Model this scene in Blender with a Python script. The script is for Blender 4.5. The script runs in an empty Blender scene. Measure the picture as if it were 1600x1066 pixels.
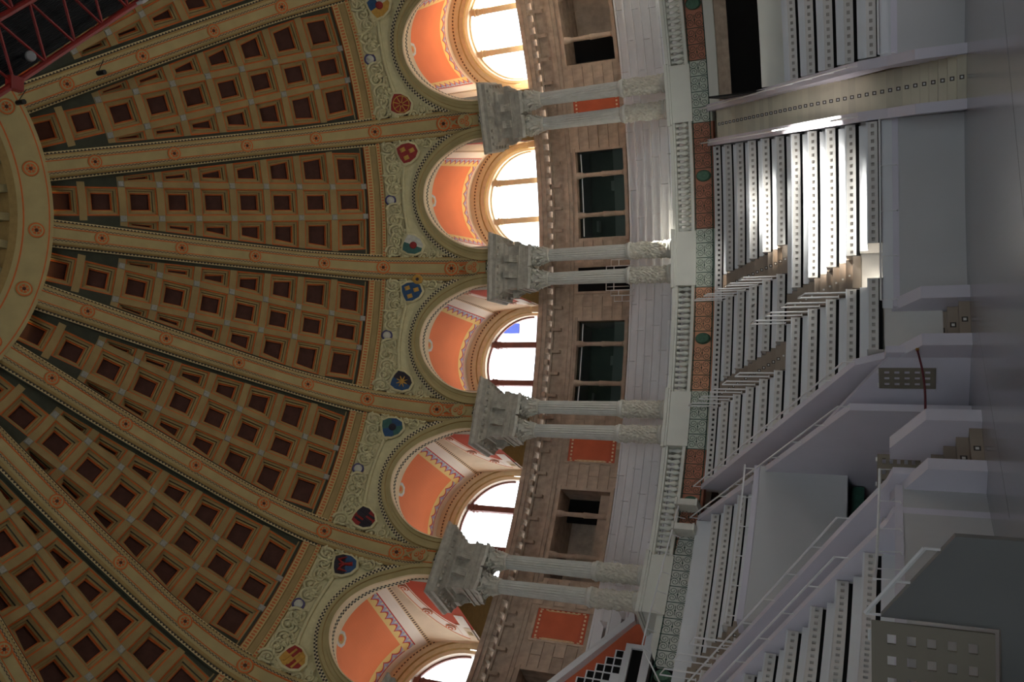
import bpy, math, random
import numpy as np
from mathutils import Vector, Matrix
random.seed(7)
SC = bpy.context.scene
COL = SC.collection

# ------------------------------------------------------------------ camera
PITCH, ROLL = math.radians(23.99), math.radians(0.577)
CAMP = Vector((-3.960, -12.622, 1.42))
c_, s_ = math.cos(PITCH), math.sin(PITCH)
FW = Vector((0, c_, s_)); UP = Vector((0, -s_, c_)); RT = Vector((1, 0, 0))
cr_, sr_ = math.cos(ROLL), math.sin(ROLL)
R2 = RT * cr_ - UP * sr_; U2 = RT * sr_ + UP * cr_
cd = bpy.data.cameras.new('camera'); cam = bpy.data.objects.new('camera', cd); COL.objects.link(cam)
cd.sensor_width = 36; cd.sensor_fit = 'HORIZONTAL'; cd.lens = 1349.6 / 1600 * 36
cd.clip_start = 0.05; cd.clip_end = 600
X, Y, Z = -U2, R2, -FW                       # the photograph is held sideways: up in the hall is left
cam.matrix_world = Matrix(((X.x, Y.x, Z.x, CAMP.x), (X.y, Y.y, Z.y, CAMP.y), (X.z, Y.z, Z.z, CAMP.z), (0, 0, 0, 1)))
SC.camera = cam

# ------------------------------------------------------------------ sky, sun, exposure
W = bpy.data.worlds.new('sky'); SC.world = W; W.use_nodes = True
bg = W.node_tree.nodes['Background']; bg.inputs[0].default_value = (0.86, 0.94, 1.0, 1); bg.inputs[1].default_value = 3.0
sd = bpy.data.lights.new('sun', 'SUN'); sun = bpy.data.objects.new('sun', sd); COL.objects.link(sun)
sd.energy = 42.0; sd.angle = math.radians(0.6); sd.color = (1.0, 0.96, 0.88)
_az, _el = math.radians(78), math.radians(39.6)
sun.rotation_euler = Vector((math.sin(_az) * math.cos(_el), math.cos(_az) * math.cos(_el), math.sin(_el))).to_track_quat('Z', 'Y').to_euler()
sun.location = (40, 13, 36)
vs = SC.view_settings
vs.view_transform = 'Standard'; vs.look = 'None'; vs.gamma = 1.0; vs.exposure = 0.72; vs.use_curve_mapping = False
SC.cycles.max_bounces = 6; SC.cycles.diffuse_bounces = 4; SC.cycles.glossy_bounces = 3; SC.cycles.transparent_max_bounces = 8

# ------------------------------------------------------------------ materials
MT = {}
def nodes_of(name):
    m = bpy.data.materials.new(name); m.use_nodes = True; MT[name] = m
    nt = m.node_tree; b = nt.nodes['Principled BSDF']
    return m, nt, b
def lin(c):
    return tuple(((v / 255) / 12.92 if v / 255 <= .04045 else ((v / 255 + .055) / 1.055) ** 2.4) for v in c) + (1,)
def mat(name, rgb, rough=.7, var=.12, scale=3.0, bump=0.0, bscale=20., metal=0., spec=.3, coord='Object', rnd=0.):
    m, nt, b = nodes_of(name); N, L = nt.nodes, nt.links
    col = lin(rgb)
    tc = N.new('ShaderNodeTexCoord')
    no = N.new('ShaderNodeTexNoise'); no.inputs['Scale'].default_value = scale; no.inputs['Detail'].default_value = 5
    L.new(tc.outputs[coord], no.inputs['Vector'])
    ramp = N.new('ShaderNodeMapRange'); ramp.inputs['From Min'].default_value = .25; ramp.inputs['From Max'].default_value = .75
    ramp.inputs['To Min'].default_value = 1 - var; ramp.inputs['To Max'].default_value = 1 + var
    L.new(no.outputs['Fac'], ramp.inputs['Value'])
    mul = N.new('ShaderNodeVectorMath'); mul.operation = 'SCALE'; mul.inputs[0].default_value = col[:3]
    val = ramp.outputs[0]
    if rnd:
        oi = N.new('ShaderNodeObjectInfo'); mr = N.new('ShaderNodeMapRange')
        mr.inputs['To Min'].default_value = 1 - rnd; mr.inputs['To Max'].default_value = 1 + rnd
        L.new(oi.outputs['Random'], mr.inputs['Value']); mm = N.new('ShaderNodeMath'); mm.operation = 'MULTIPLY'
        L.new(val, mm.inputs[0]); L.new(mr.outputs[0], mm.inputs[1]); val = mm.outputs[0]
    L.new(val, mul.inputs['Scale']); L.new(mul.outputs[0], b.inputs['Base Color'])
    b.inputs['Roughness'].default_value = rough; b.inputs['Metallic'].default_value = metal
    b.inputs['Specular IOR Level'].default_value = spec
    if bump:
        n2 = N.new('ShaderNodeTexNoise'); n2.inputs['Scale'].default_value = bscale; n2.inputs['Detail'].default_value = 4
        L.new(tc.outputs[coord], n2.inputs['Vector'])
        bp = N.new('ShaderNodeBump'); bp.inputs['Strength'].default_value = bump; bp.inputs['Distance'].default_value = .03
        L.new(n2.outputs['Fac'], bp.inputs['Height']); L.new(bp.outputs[0], b.inputs['Normal'])
    return m
def uvmath(nt):
    N, L = nt.nodes, nt.links
    uv = N.new('ShaderNodeUVMap'); sp = N.new('ShaderNodeSeparateXYZ'); L.new(uv.outputs[0], sp.inputs[0])
    def op(o, a, bv=None):
        n = N.new('ShaderNodeMath'); n.operation = o
        for i, q in enumerate((a, bv)):
            if q is None: continue
            if isinstance(q, (int, float)): n.inputs[i].default_value = q
            else: L.new(q, n.inputs[i])
        return n.outputs[0]
    def mix(f, a, bc):
        n = N.new('ShaderNodeMix'); n.data_type = 'RGBA'
        if isinstance(f, (int, float)): n.inputs[0].default_value = f
        else: L.new(f, n.inputs[0])
        for i, q in ((6, a), (7, bc)):
            if isinstance(q, tuple): n.inputs[i].default_value = q
            else: L.new(q, n.inputs[i])
        return n.outputs[2]
    return sp.outputs[0], sp.outputs[1], op, mix
def checker(name, a, b_, su, sv):
    m, nt, b = nodes_of(name); u, v, op, mix = uvmath(nt)
    fu = op('FLOOR', op('MULTIPLY', u, su)); fv = op('FLOOR', op('MULTIPLY', v, sv))
    f = op('MODULO', op('ABSOLUTE', op('ADD', fu, fv)), 2.0)
    nt.links.new(mix(f, lin(a), lin(b_)), b.inputs['Base Color']); b.inputs['Roughness'].default_value = .8
def zigzag(name, a, b_, su, amp=.35):
    m, nt, b = nodes_of(name); u, v, op, mix = uvmath(nt)
    tri = op('ABSOLUTE', op('SUBTRACT', op('MULTIPLY', op('FRACT', op('MULTIPLY', u, su)), 2.0), 1.0))
    f = op('GREATER_THAN', v, op('ADD', op('MULTIPLY', tri, 2 * amp), .5 - amp))
    nt.links.new(mix(f, lin(a), lin(b_)), b.inputs['Base Color']); b.inputs['Roughness'].default_value = .8
def ornament(name):
    m, nt, b = nodes_of(name); u, v, op, mix = uvmath(nt)
    sn = op('ABSOLUTE', op('SINE', op('MULTIPLY', u, 7.5)))
    f1 = op('GREATER_THAN', v, op('ADD', op('MULTIPLY', sn, .42), .18))
    f2 = op('GREATER_THAN', v, op('ADD', op('MULTIPLY', sn, .42), .34))
    dots = op('GREATER_THAN', op('SINE', op('MULTIPLY', u, 30.)), 0.1)
    edge = op('GREATER_THAN', v, .9)
    base = mix(f1, lin((222, 186, 110)), lin((188, 60, 40)))
    base = mix(f2, base, lin((158, 152, 172)))
    inner = op('MULTIPLY', op('GREATER_THAN', v, op('ADD', op('MULTIPLY', sn, .2), .62)), dots)
    base = mix(inner, base, lin((205, 190, 150)))
    base = mix(edge, base, lin((190, 52, 38)))
    nt.links.new(base, b.inputs['Base Color']); b.inputs['Roughness'].default_value = .8
def dotted(name, base, dot, su, width=.55):
    m, nt, b = nodes_of(name); u, v, op, mix = uvmath(nt)
    f = op('GREATER_THAN', width, op('FRACT', op('MULTIPLY', u, su)))
    g = op('MULTIPLY', op('GREATER_THAN', v, .2), op('GREATER_THAN', .8, v))
    nt.links.new(mix(op('MULTIPLY', f, g), lin(base), lin(dot)), b.inputs['Base Color']); b.inputs['Roughness'].default_value = .8

mat('cream', (170, 152, 105), .8, .10, 2.0, .15, 12)
mat('cream_pale', (232, 208, 168), .8, .07, 2.0)
mat('beam', (152, 128, 83), .8, .16, 1.5, .1, 14)
mat('relief', (202, 190, 146), .85, .10, 6.0, .3, 18)
mat('dark_green', (62, 62, 48), .85, .15, 3.0)
mat('brown_panel', (74, 44, 34), .8, .18, 5.0)
mat('orange_line', (196, 98, 44), .8, .1, 8.0)
mat('moulding', (164, 134, 82), .8, .12, 6.0)
mat('vault_orange', (226, 126, 76), .85, .05, 1.2)
mat('vault_red', (186, 74, 42), .85, .07, 1.2)
mat('wall_orange', (204, 104, 72), .85, .1, 2.0)
mat('vault_white', (234, 218, 198), .85, .05, 1.5)
mat('vault_peach', (226, 200, 166), .85, .06, 1.5)
checker('check_dark', (52, 44, 38), (206, 190, 150), 15, 2.0)
checker('check_rib', (56, 46, 44), (170, 146, 106), 17, 2.0)
zigzag('zigzag', (58, 50, 38), (196, 174, 126), 9.0)
dotted('dots_orange', (184, 156, 100), (182, 94, 46), 9.0)
dotted('dots_fine', (222, 190, 145), (96, 66, 50), 7.0, .55)
dotted('panel_border', (200, 96, 66), (220, 186, 140), 6.0, .6)
ornament('ornament')
mat('rosette', (150, 146, 134), .8, .2, 20, .4, 30)
mat('stone_brown', (184, 164, 144), .9, .22, 3.0, .5, 9, rnd=.14)
mat('stone_cornice', (178, 159, 140), .9, .25, 4.0, .6, 10)
mat('stone_grey', (206, 204, 194), .8, .10, 3.0, .15, 14)
mat('stone_carved', (204, 199, 184), .85, .14, 8.0, .6, 22)
mat('stone_block', (172, 165, 150), .9, .22, 5.0, .5, 12)
mat('plaster_grey', (214, 214, 204), .75, .04, 1.5)
mat('white_step', (228, 227, 228), .55, .05, 2.0, .05, 10, rnd=.05)
mat('white_paint', (216, 218, 220), .55, .04, 1.2)
mat('vent_paint', (208, 205, 200), .6, .06, 1.4)
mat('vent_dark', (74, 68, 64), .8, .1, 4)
mat('vent_back', (168, 161, 154), .8, .1, 4)
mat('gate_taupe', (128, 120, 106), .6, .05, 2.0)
mat('near_shade_grey', (112, 112, 110), .6, .05, 1.5)  # darker than the other newels: the near wall's shade is put into the colour
mat('outer_white', (214, 214, 222), .7, .05, 1.0)
mat('solar_blue', (58, 74, 150), .3, .1, 6.0)
mat('room_green', (136, 146, 138), .8, .1, 2.0)
mat('nave_plaster', (96, 92, 84), .9, .1, 1.0)
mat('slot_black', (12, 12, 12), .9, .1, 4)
mat('stair_cream', (206, 198, 176), .65, .06, 2.0, rnd=.09)
mat('stair_brown', (150, 136, 122), .7, .08, 2.0, rnd=.08)
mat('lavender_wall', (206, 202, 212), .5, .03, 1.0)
mat('grey_wall', (190, 190, 190), .6, .03, 0.8)
mat('rail_white', (225, 225, 225), .35, .02, 4.0, spec=.5)
mat('iron_green', (40, 74, 62), .6, .2, 6.0)
mat('iron_boss', (70, 104, 84), .5, .25, 14.0, .3, 20)
mat('panel_orange_lit', (232, 172, 138), .85, .08, 2.0)  # lighter copy of the band colour, brightness of the lit bay painted in
mat('panel_terracotta', (190, 130, 108), .85, .1, 2.5)
mat('panel_pale', (208, 214, 200), .85, .05, 2.0)
mat('black_metal', (26, 26, 28), .5, .1, 4.0)
mat('void_dark', (16, 14, 13), .9, .2, 2.0)
mat('door_wood', (96, 66, 44), .6, .2, 5.0)
mat('red_steel', (170, 40, 30), .45, .1, 4.0, spec=.5)
mat('rope', (92, 28, 38), .8, .15, 20.0)
mat('brass', (168, 128, 62), .4, .1, 6., metal=.8)
mat('frame_brown', (128, 84, 72), .6, .12, 5.0)
mat('frame_ochre', (214, 194, 156), .6, .1, 5.0)
mat('lamp_white', (210, 210, 205), .4, .05, 4.0)
for nm, rgb in dict(h_red=(140, 40, 34), h_gold=(186, 140, 60), h_blue=(42, 72, 104), h_teal=(54, 92, 84), h_white=(190, 186, 170), h_dark=(44, 38, 44), h_violet=(84, 78, 112)).items():
    mat(nm, rgb, .6, .2, 9.0)
# polished floor
m, nt, b = nodes_of('floor_polish'); N, L = nt.nodes, nt.links
tc = N.new('ShaderNodeTexCoord'); no = N.new('ShaderNodeTexNoise'); no.inputs['Scale'].default_value = .5; no.inputs['Detail'].default_value = 4
L.new(tc.outputs['Object'], no.inputs['Vector']); rp = N.new('ShaderNodeValToRGB')
rp.color_ramp.elements[0].color = lin((118, 118, 126)); rp.color_ramp.elements[1].color = lin((134, 134, 142))
L.new(no.outputs['Fac'], rp.inputs[0]); L.new(rp.outputs[0], b.inputs['Base Color'])
b.inputs['Roughness'].default_value = .2; b.inputs['Specular IOR Level'].default_value = .5
# window glass: clear thin pane, and a dark tinted one for the lower windows
def glass(name, tint, refl, trans):
    m = bpy.data.materials.new(name); m.use_nodes = True; MT[name] = m; nt = m.node_tree; N, L = nt.nodes, nt.links
    N.remove(N['Principled BSDF']); out = N['Material Output']
    t = N.new('ShaderNodeBsdfTransparent'); t.inputs[0].default_value = tint
    g = N.new('ShaderNodeBsdfGlossy'); g.inputs['Roughness'].default_value = .03
    fr = N.new('ShaderNodeFresnel'); fr.inputs[0].default_value = 1.45
    sc = N.new('ShaderNodeMath'); sc.operation = 'MULTIPLY_ADD'; sc.inputs[1].default_value = .8; sc.inputs[2].default_value = refl
    L.new(fr.outputs[0], sc.inputs[0])
    mx = N.new('ShaderNodeMixShader'); L.new(sc.outputs[0], mx.inputs[0]); L.new(t.outputs[0], mx.inputs[1]); L.new(g.outputs[0], mx.inputs[2])
    L.new(mx.outputs[0], out.inputs[0])
glass('glass_clear', (.97, .98, 1, 1), 0.0, 1)
glass('glass_green', (.42, .50, .46, 1), .05, 1)
glass('glass_rail', (.86, .9, .9, 1), .02, 1)

# ------------------------------------------------------------------ helpers
DTH = 18.7819; TH2 = -3.9618; HB = DTH / 2
def pair_angle(i): return TH2 - (i - 2) * DTH
def bay_angle(i): return pair_angle(i) - HB            # bay i lies between pair i and pair i+1
def P(r, deg, z):
    a = math.radians(deg); return (r * math.sin(a), r * math.cos(a), z)
def PR(r, w, z):                                       # lateral metres instead of degrees
    a = w / r; return (r * math.sin(a), r * math.cos(a), z)

class MB:
    def __init__(s): s.v = []; s.f = []; s.m = []; s.uv = []
    def face(s, pts, mt, uv=None):
        i = len(s.v); s.v.extend([tuple(p) for p in pts]); s.f.append(tuple(range(i, i + len(pts)))); s.m.append(mt)
        s.uv.append(uv if uv else [(0, 0)] * len(pts))
    def quad(s, a, b, c, d, mt, uv=None): s.face((a, b, c, d), mt, uv)
    def strip(s, A, B, mt, us=None, v0=0., v1=1.):      # quads between two polylines
        n = len(A); base = len(s.v); s.v.extend([tuple(p) for p in A]); s.v.extend([tuple(p) for p in B])
        if us is None:
            us = [0.]
            for i in range(1, n): us.append(us[-1] + (Vector(B[i]) - Vector(B[i - 1])).length)
        for i in range(n - 1):
            s.f.append((base + i, base + i + 1, base + n + i + 1, base + n + i)); s.m.append(mt)
            s.uv.append([(us[i], v0), (us[i + 1], v0), (us[i + 1], v1), (us[i], v1)])
    def rows(s, R, mt, closed=False):                   # loft through equal-length rows, shared vertices
        base = len(s.v); n = len(R[0])
        for r in R: s.v.extend([tuple(p) for p in r])
        for j in range(len(R) - 1):
            for i in range(n if closed else n - 1):
                k = (i + 1) % n
                s.f.append((base + j * n + i, base + j * n + k, base + (j + 1) * n + k, base + (j + 1) * n + i))
                s.m.append(mt(j, i) if callable(mt) else mt); s.uv.append([(0, 0)] * 4)
    def box(s, lo, hi, mt):
        x0, y0, z0 = lo; x1, y1, z1 = hi
        c = [(x0, y0, z0), (x1, y0, z0), (x1, y1, z0), (x0, y1, z0), (x0, y0, z1), (x1, y0, z1), (x1, y1, z1), (x0, y1, z1)]
        s.hexa(c, mt)
    def hexa(s, c, mt):
        b = len(s.v); s.v.extend([tuple(p) for p in c])
        for f in ((0, 3, 2, 1), (4, 5, 6, 7), (0, 1, 5, 4), (1, 2, 6, 5), (2, 3, 7, 6), (3, 0, 4, 7)):
            s.f.append(tuple(b + i for i in f)); s.m.append(mt); s.uv.append([(0, 0), (1, 0), (1, 1), (0, 1)])
    def arc(s, r0, r1, t0, t1, z0, z1, mt, n=None):     # curved solid block about the hall's axis
        n = n or max(1, int(abs(t1 - t0) / 1.6)); T = [t0 + (t1 - t0) * i / n for i in range(n + 1)]
        loops = [[P(r0, t, z0) for t in T], [P(r1, t, z0) for t in T], [P(r1, t, z1) for t in T], [P(r0, t, z1) for t in T]]
        for a in range(4): s.strip(loops[a], loops[(a + 1) % 4], mt)
        for k in (0, -1): s.face([l[k] for l in loops], mt)
    def tube(s, pts, rad, mt, n=6, cap=True):
        pts = [Vector(p) for p in pts]; R = []
        for i, p in enumerate(pts):
            d = (pts[min(i + 1, len(pts) - 1)] - pts[max(i - 1, 0)])
            d = d.normalized() if d.length > 1e-9 else Vector((0, 0, 1))
            a = d.cross(Vector((0, 0, 1)));  a = a.normalized() if a.length > 1e-3 else d.cross(Vector((1, 0, 0))).normalized()
            bb = d.cross(a)
            rr = rad[i] if isinstance(rad, (list, tuple)) else rad
            R.append([p + (a * math.cos(2 * math.pi * k / n) + bb * math.sin(2 * math.pi * k / n)) * rr for k in range(n)])
        s.rows(R, mt, True)
        if cap: s.face(R[0], mt); s.face(R[-1], mt)
    def lathe(s, prof, n, mt, c=(0, 0, 0)):
        s.rows([[(c[0] + r * math.cos(2 * math.pi * k / n), c[1] + r * math.sin(2 * math.pi * k / n), c[2] + z) for k in range(n)] for r, z in prof], mt, True)
    def prism(s, poly, A, B, mt):                       # poly: list; A(p),B(p) map to the two faces
        a = [A(p) for p in poly]; b = [B(p) for p in poly]
        s.face(a, mt); s.face(b, mt)
        for i in range(len(poly)): s.quad(a[i], a[(i + 1) % len(poly)], b[(i + 1) % len(poly)], b[i], mt)
    def mesh(s, name, smooth=False):
        names = []
        for q in s.m:
            if q not in names: names.append(q)
        me = bpy.data.meshes.new(name); me.from_pydata(s.v, [], s.f)
        for q in names: me.materials.append(MT[q])
        idx = {q: i for i, q in enumerate(names)}
        me.polygons.foreach_set('material_index', [idx[q] for q in s.m])
        ul = me.uv_layers.new(name='UVMap')
        ul.data.foreach_set('uv', [c for f in s.uv for p in f for c in p])
        if smooth: me.polygons.foreach_set('use_smooth', [True] * len(me.polygons))
        me.update(); return me
    def build(s, name, parent=None, smooth=False, deg=0.):
        o = bpy.data.objects.new(name, s.mesh(name, smooth)); COL.objects.link(o)
        if parent: o.parent = parent
        if deg: o.rotation_euler.z = -math.radians(deg)
        return o
def inst(me, name, parent=None, deg=0., mw=None, loc=None):
    o = bpy.data.objects.new(name, me); COL.objects.link(o)
    if parent: o.parent = parent
    if mw is not None: o.matrix_basis = mw
    if deg: o.rotation_euler.z = -math.radians(deg)
    if loc: o.location = loc
    return o
def empty(name, loc=(0, 0, 0), deg=0., parent=None):
    o = bpy.data.objects.new(name, None); COL.objects.link(o); o.location = loc; o.empty_display_size = .3
    if deg: o.rotation_euler.z = -math.radians(deg)
    if parent: o.parent = parent
    return o
def tag(o, label=None, cat=None, group=None, kind=None):
    if label: o['label'] = label
    if cat: o['category'] = cat
    if group: o['group'] = group
    if kind: o['kind'] = kind
    return o
def frame(o, x, y, z):
    return Matrix(((x[0], y[0], z[0], o[0]), (x[1], y[1], z[1], o[1]), (x[2], y[2], z[2], o[2]), (0, 0, 0, 1)))
VIS = range(0, 6)                                      # bays the photograph shows
ALLB = range(-5, 7)

# ------------------------------------------------------------------ dome profile
KP = np.array([(5.75, 25.68), (7.47, 24.79), (9.75, 23.66), (11.96, 22.39), (14.13, 20.98), (15.71, 19.39), (16.75, 16.98), (16.79, 16.04), (16.8, 15.5)])
KS = np.r_[0, np.cumsum(np.hypot(*np.diff(KP, axis=0).T))]
def prof(s):
    i = int(min(max(np.searchsorted(KS, s) - 1, 0), len(KS) - 2))
    tn = lambda j: (KP[min(j + 1, len(KS) - 1)] - KP[max(j - 1, 0)]) / (KS[min(j + 1, len(KS) - 1)] - KS[max(j - 1, 0)])
    h = KS[i + 1] - KS[i]; t = (s - KS[i]) / h
    return (2*t**3-3*t*t+1)*KP[i] + (t**3-2*t*t+t)*h*tn(i) + (-2*t**3+3*t*t)*KP[i+1] + (t**3-t*t)*h*tn(i+1)
def surf(s, off=0.):
    p = prof(s); t = prof(s + .01) - prof(s - .01); t = t / np.hypot(*t)
    n = np.array([-t[1], t[0]])
    if n @ np.array([p[0], p[1] - 10]) < 0: n = -n
    q = p + off * n
    return float(q[0]), float(q[1])
def prof_frame(s, off=0.):                              # frame on the dome: x tangential, y down the rib, z inward
    r, z = surf(s, off); t = prof(s + .01) - prof(s - .01); t = t / np.hypot(*t)
    y = Vector((0, t[0], t[1])); x = Vector((1, 0, 0)); n = x.cross(y)
    if n.dot(Vector((0, -r, 10 - z))) < 0: x = -x; n = x.cross(y)
    return frame((0, r, z), x, y, n)
SZ = np.linspace(11.5, 15.9, 120); ZZ = np.array([surf(s)[1] for s in SZ])
def s_of_z(z): return float(np.interp(-z, -ZZ, SZ))
def r_of_z(z, off=0.): return surf(s_of_z(z), off)[0]
def B(s, w, off=0.):
    r, z = surf(s, off); return PR(r, w, z)
def lim(s, off=.3): return surf(s, off)[0] * math.radians(HB) - .42

ceiling = empty('ceiling'); tag(ceiling, 'coffered cream and brown ribbed dome over the oval hall', 'ceiling', kind='structure')

# --- coffers
D0 = .30
cents = [.84 + 1.235 * j for j in range(9)]
def wout(s): return lim(s) - .12
def coffer_quad(j, col):
    s0, s1 = cents[j] - .5, cents[j] + .5
    if col == 0:
        a0, a1 = min(.47, wout(s0)), min(.47, wout(s1)); return [(s0, -a0), (s1, -a1), (s1, a1), (s0, a0)]
    o0, o1 = min(1.84, wout(s0)), min(1.84, wout(s1))
    if o1 < .67 + .12 or j < 2: return None
    o0 = max(o0, .67 + .03)
    q = [(s0, .67), (s1, .67), (s1, o1), (s0, o0)]
    return q if col > 0 else [(s, -w) for s, w in q][::-1]
def inset(q, d):
    cs = sum(p[0] for p in q) / 4; n = len(q); out = []
    h = min(abs(q[2][1] - q[1][1]), abs(q[3][1] - q[0][1])) ; L_ = 1.0
    ks = min(1., .46 * L_ / .24); kw = min(1., .46 * max(h, .06) / .24) if h < .52 else 1.
    wl = lambda a, b_, f: a + (b_ - a) * f
    for (s, w), o in zip(q, (q[3], q[2], q[1], q[0])):  # o: opposite across w
        width = abs(o[1] - w); dw = min(d, width * .46 * d / .24) if width < .52 else d
        ss = s + d * (1 if s < cs else -1); out.append((ss, w + dw * (1 if o[1] > w else -1)))
    return out
LOOPS = [(0, 0, None), (0, .05, 'beam'), (.045, .05, 'orange_line'), (.06, .12, 'moulding'), (.12, .13, 'beam'), (.125, .2, 'dark_green'), (.18, .2, 'moulding'), (.185, .27, 'orange_line'), (.215, .27, 'orange_line'), (.22, .34, 'brown_panel')]
cof = {}
for j in range(9):
    for col in (-1, 0, 1):
        q = coffer_quad(j, col)
        if not q: continue
        mb = MB(); prev = None
        for d, e, mt in LOOPS:
            lp = [B(s, w, D0 + e) for s, w in inset(q, d)]
            if prev:
                for i in range(4): mb.quad(prev[i], prev[(i + 1) % 4], lp[(i + 1) % 4], lp[i], mt)
            prev = lp
        pm = MB(); pm.face(prev, 'brown_panel')
        ii = [B(s, w, D0 + .33) for s, w in inset(q, .235)]
        for i in range(4): pm.quad(prev[i], prev[(i + 1) % 4], ii[(i + 1) % 4], ii[i], 'brown_panel')
        pm.face(ii, 'brown_panel')
        cof[(j, col)] = (mb.mesh('coffer'), pm.mesh('panel'))
# --- beams between the coffers
mb = MB()
def cell(s0, s1, wa, wb, mt, off=D0):
    L0, L1 = lim(s0) + .12, lim(s1) + .12
    f = lambda w, s, L_: min(w(s) if callable(w) else w, L_)
    a0, b0, a1, b1 = f(wa, s0, L0), f(wb, s0, L0), f(wa, s1, L1), f(wb, s1, L1)
    if b0 - a0 < .01 and b1 - a1 < .01: return
    for sg in (-1, 1):
        mb.quad(B(s0, sg * a0, off), B(s1, sg * a1, off), B(s1, sg * b1, off), B(s0, sg * b0, off), mt)
edges = [.30]
for cst in cents: edges += [cst - .5, cst + .5]
edges.append(11.26)
for k in range(len(edges) - 1):
    s0, s1 = edges[k], edges[k + 1]
    if s1 - s0 < .005: continue
    if k % 2 == 0:                                      # a beam across
        side = 'beam' if k > 3 else 'dark_green'
        cell(s0, s1, 0., .62, 'beam'); cell(s0, s1, .62, lambda s: wout(s) - .0, side); cell(s0, s1, lambda s: wout(s), 9., 'dark_green')
        if 3 < k:
            for w in (-.57, .57):
                if abs(w) < wout(s0) + .1:
                    sm = (s0 + s1) / 2; a = .085; t_ = [B(sm + x * a, w + y * a, D0 - .035) for x, y in ((-1, -1), (1, -1), (1, 1), (-1, 1))]
                    u_ = [B(sm + x * .105, w + y * .105, D0 + .01) for x, y in ((-1, -1), (1, -1), (1, 1), (-1, 1))]
                    mb.face(t_, 'rosette')
                    for i in range(4): mb.quad(t_[i], t_[(i + 1) % 4], u_[(i + 1) % 4], u_[i], 'rosette')
    else:
        j = k // 2; q0 = coffer_quad(j, 0); q1 = coffer_quad(j, 1)
        e0, e1 = q0[3][1], q0[2][1]
        W0 = lambda s, e0=e0, e1=e1, s0=s0, s1=s1: e0 + (e1 - e0) * (s - s0) / (s1 - s0)
        if q1:
            o0, o1 = q1[3][1], q1[2][1]
            W1 = lambda s, o0=o0, o1=o1, s0=s0, s1=s1: o0 + (o1 - o0) * (s - s0) / (s1 - s0)
            cell(s0, s1, W0, .67, 'beam'); cell(s0, s1, W1, 9., 'dark_green')
        else:
            cell(s0, s1, W0, 9., 'dark_green')
beam_me = mb.mesh('beam_grid')
# --- cornice strips under the coffers
mb = MB()
NS = 12
def hrow(s, off): 
    r = surf(s, off)[0]; wl = r * math.radians(HB) - .36
    return [B(s, -wl + 2 * wl * i / NS, off) for i in range(NS + 1)]
for (sa, oa), (sb, ob), mt in (((11.26, .30), (11.34, .30), 'dark_green'), ((11.34, .30), (11.37, .18), 'orange_line'), ((11.37, .18), (11.58, .16), 'dots_orange'), ((11.58, .16), (11.60, .22), 'moulding'), ((11.60, .22), (11.80, .20), 'beam'), ((11.80, .20), (11.82, .15), 'moulding'), ((11.82, .15), (11.96, .14), 'dots_orange'), ((11.96, .14), (11.99, .22), 'moulding'), ((11.99, .22), (12.06, .24), 'relief')):
    mb.strip(hrow(sa, oa), hrow(sb, ob), mt)
strip_me = mb.mesh('cornice_strip')
# --- archivolt + spandrel
ZC = 15.45; AO, BO = 9.30, 2.95; AI, BI = 6.95, 2.47
def ell(a, b_, t): return (a * math.cos(t), ZC + b_ * math.sin(t))
def arch_row(q, off, n=40, t0=0., t1=math.pi):
    a, b_ = AI + (AO - AI) * q, BI + (BO - BI) * q; R = []
    for i in range(n + 1):
        th, z = ell(a, b_, t0 + (t1 - t0) * i / n); th = max(-HB + .05, min(HB - .05, th))
        r = r_of_z(min(z, 19.0), off); R.append(P(r, th, z))
    return R
mb = MB()
secs = [(0, .06, None), (0, -.05, 'cream_pale'), (.07, -.07, 'cream_pale'), (.09, -.02, 'cream'), (.26, -.04, 'cream'), (.28, .0, 'moulding'), (.46, .0, 'cream'), (.48, -.05, 'moulding'), (.66, -.06, 'cream'), (.70, .02, 'moulding'), (.78, .04, 'cream'), (1.0, .05, 'check_dark'), (1.01, .2, 'relief')]
for (qa, oa, _), (qb, ob, mt) in zip(secs[:-1], secs[1:]):
    mb.strip(arch_row(qa, oa), arch_row(qb, ob), mt, v0=0 if mt != 'check_dark' else .02, v1=1 if mt != 'check_dark' else .98)
RA = 17.0                                               # back of the front arch: its soffit
def arch_at(r, a, b_, n=40): return [P(r, ell(a, b_, math.pi * i / n)[0], ell(a, b_, math.pi * i / n)[1]) for i in range(n + 1)]
front = arch_row(0, .06)
r2 = [tuple(Vector(p) * 1.004) for p in front]
def soff(dr): return [P(math.hypot(p[0], p[1]) + dr, math.degrees(math.atan2(p[0], p[1])), p[2]) for p in front]
mb.strip(front, soff(.05), 'cream_pale'); mb.strip(soff(.05), soff(.2), 'check_dark', v0=.02, v1=.98)
mb.strip(soff(.2), [P(max(RA, math.hypot(p[0], p[1]) + .22), math.degrees(math.atan2(p[0], p[1])), p[2]) for p in front], 'cream_pale')
arch_me = mb.mesh('archivolt')
mb = MB(); NT = 44; R = []
ztop = surf(12.04, .2)[1]
for i in range(NT + 1):
    th = -HB + 2 * HB * i / NT
    zb = ZC + BO * math.sqrt(max(0, 1 - (th / AO) ** 2)) - .03 if abs(th) < AO else ZC
    zb = max(zb, ZC); col = []
    for k in range(9):
        z = zb + (ztop - zb) * k / 8; col.append(P(r_of_z(z, .2), th, z))
    R.append(col)
mb.rows(R, 'relief')
span_me = mb.mesh('spandrel', True)
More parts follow.
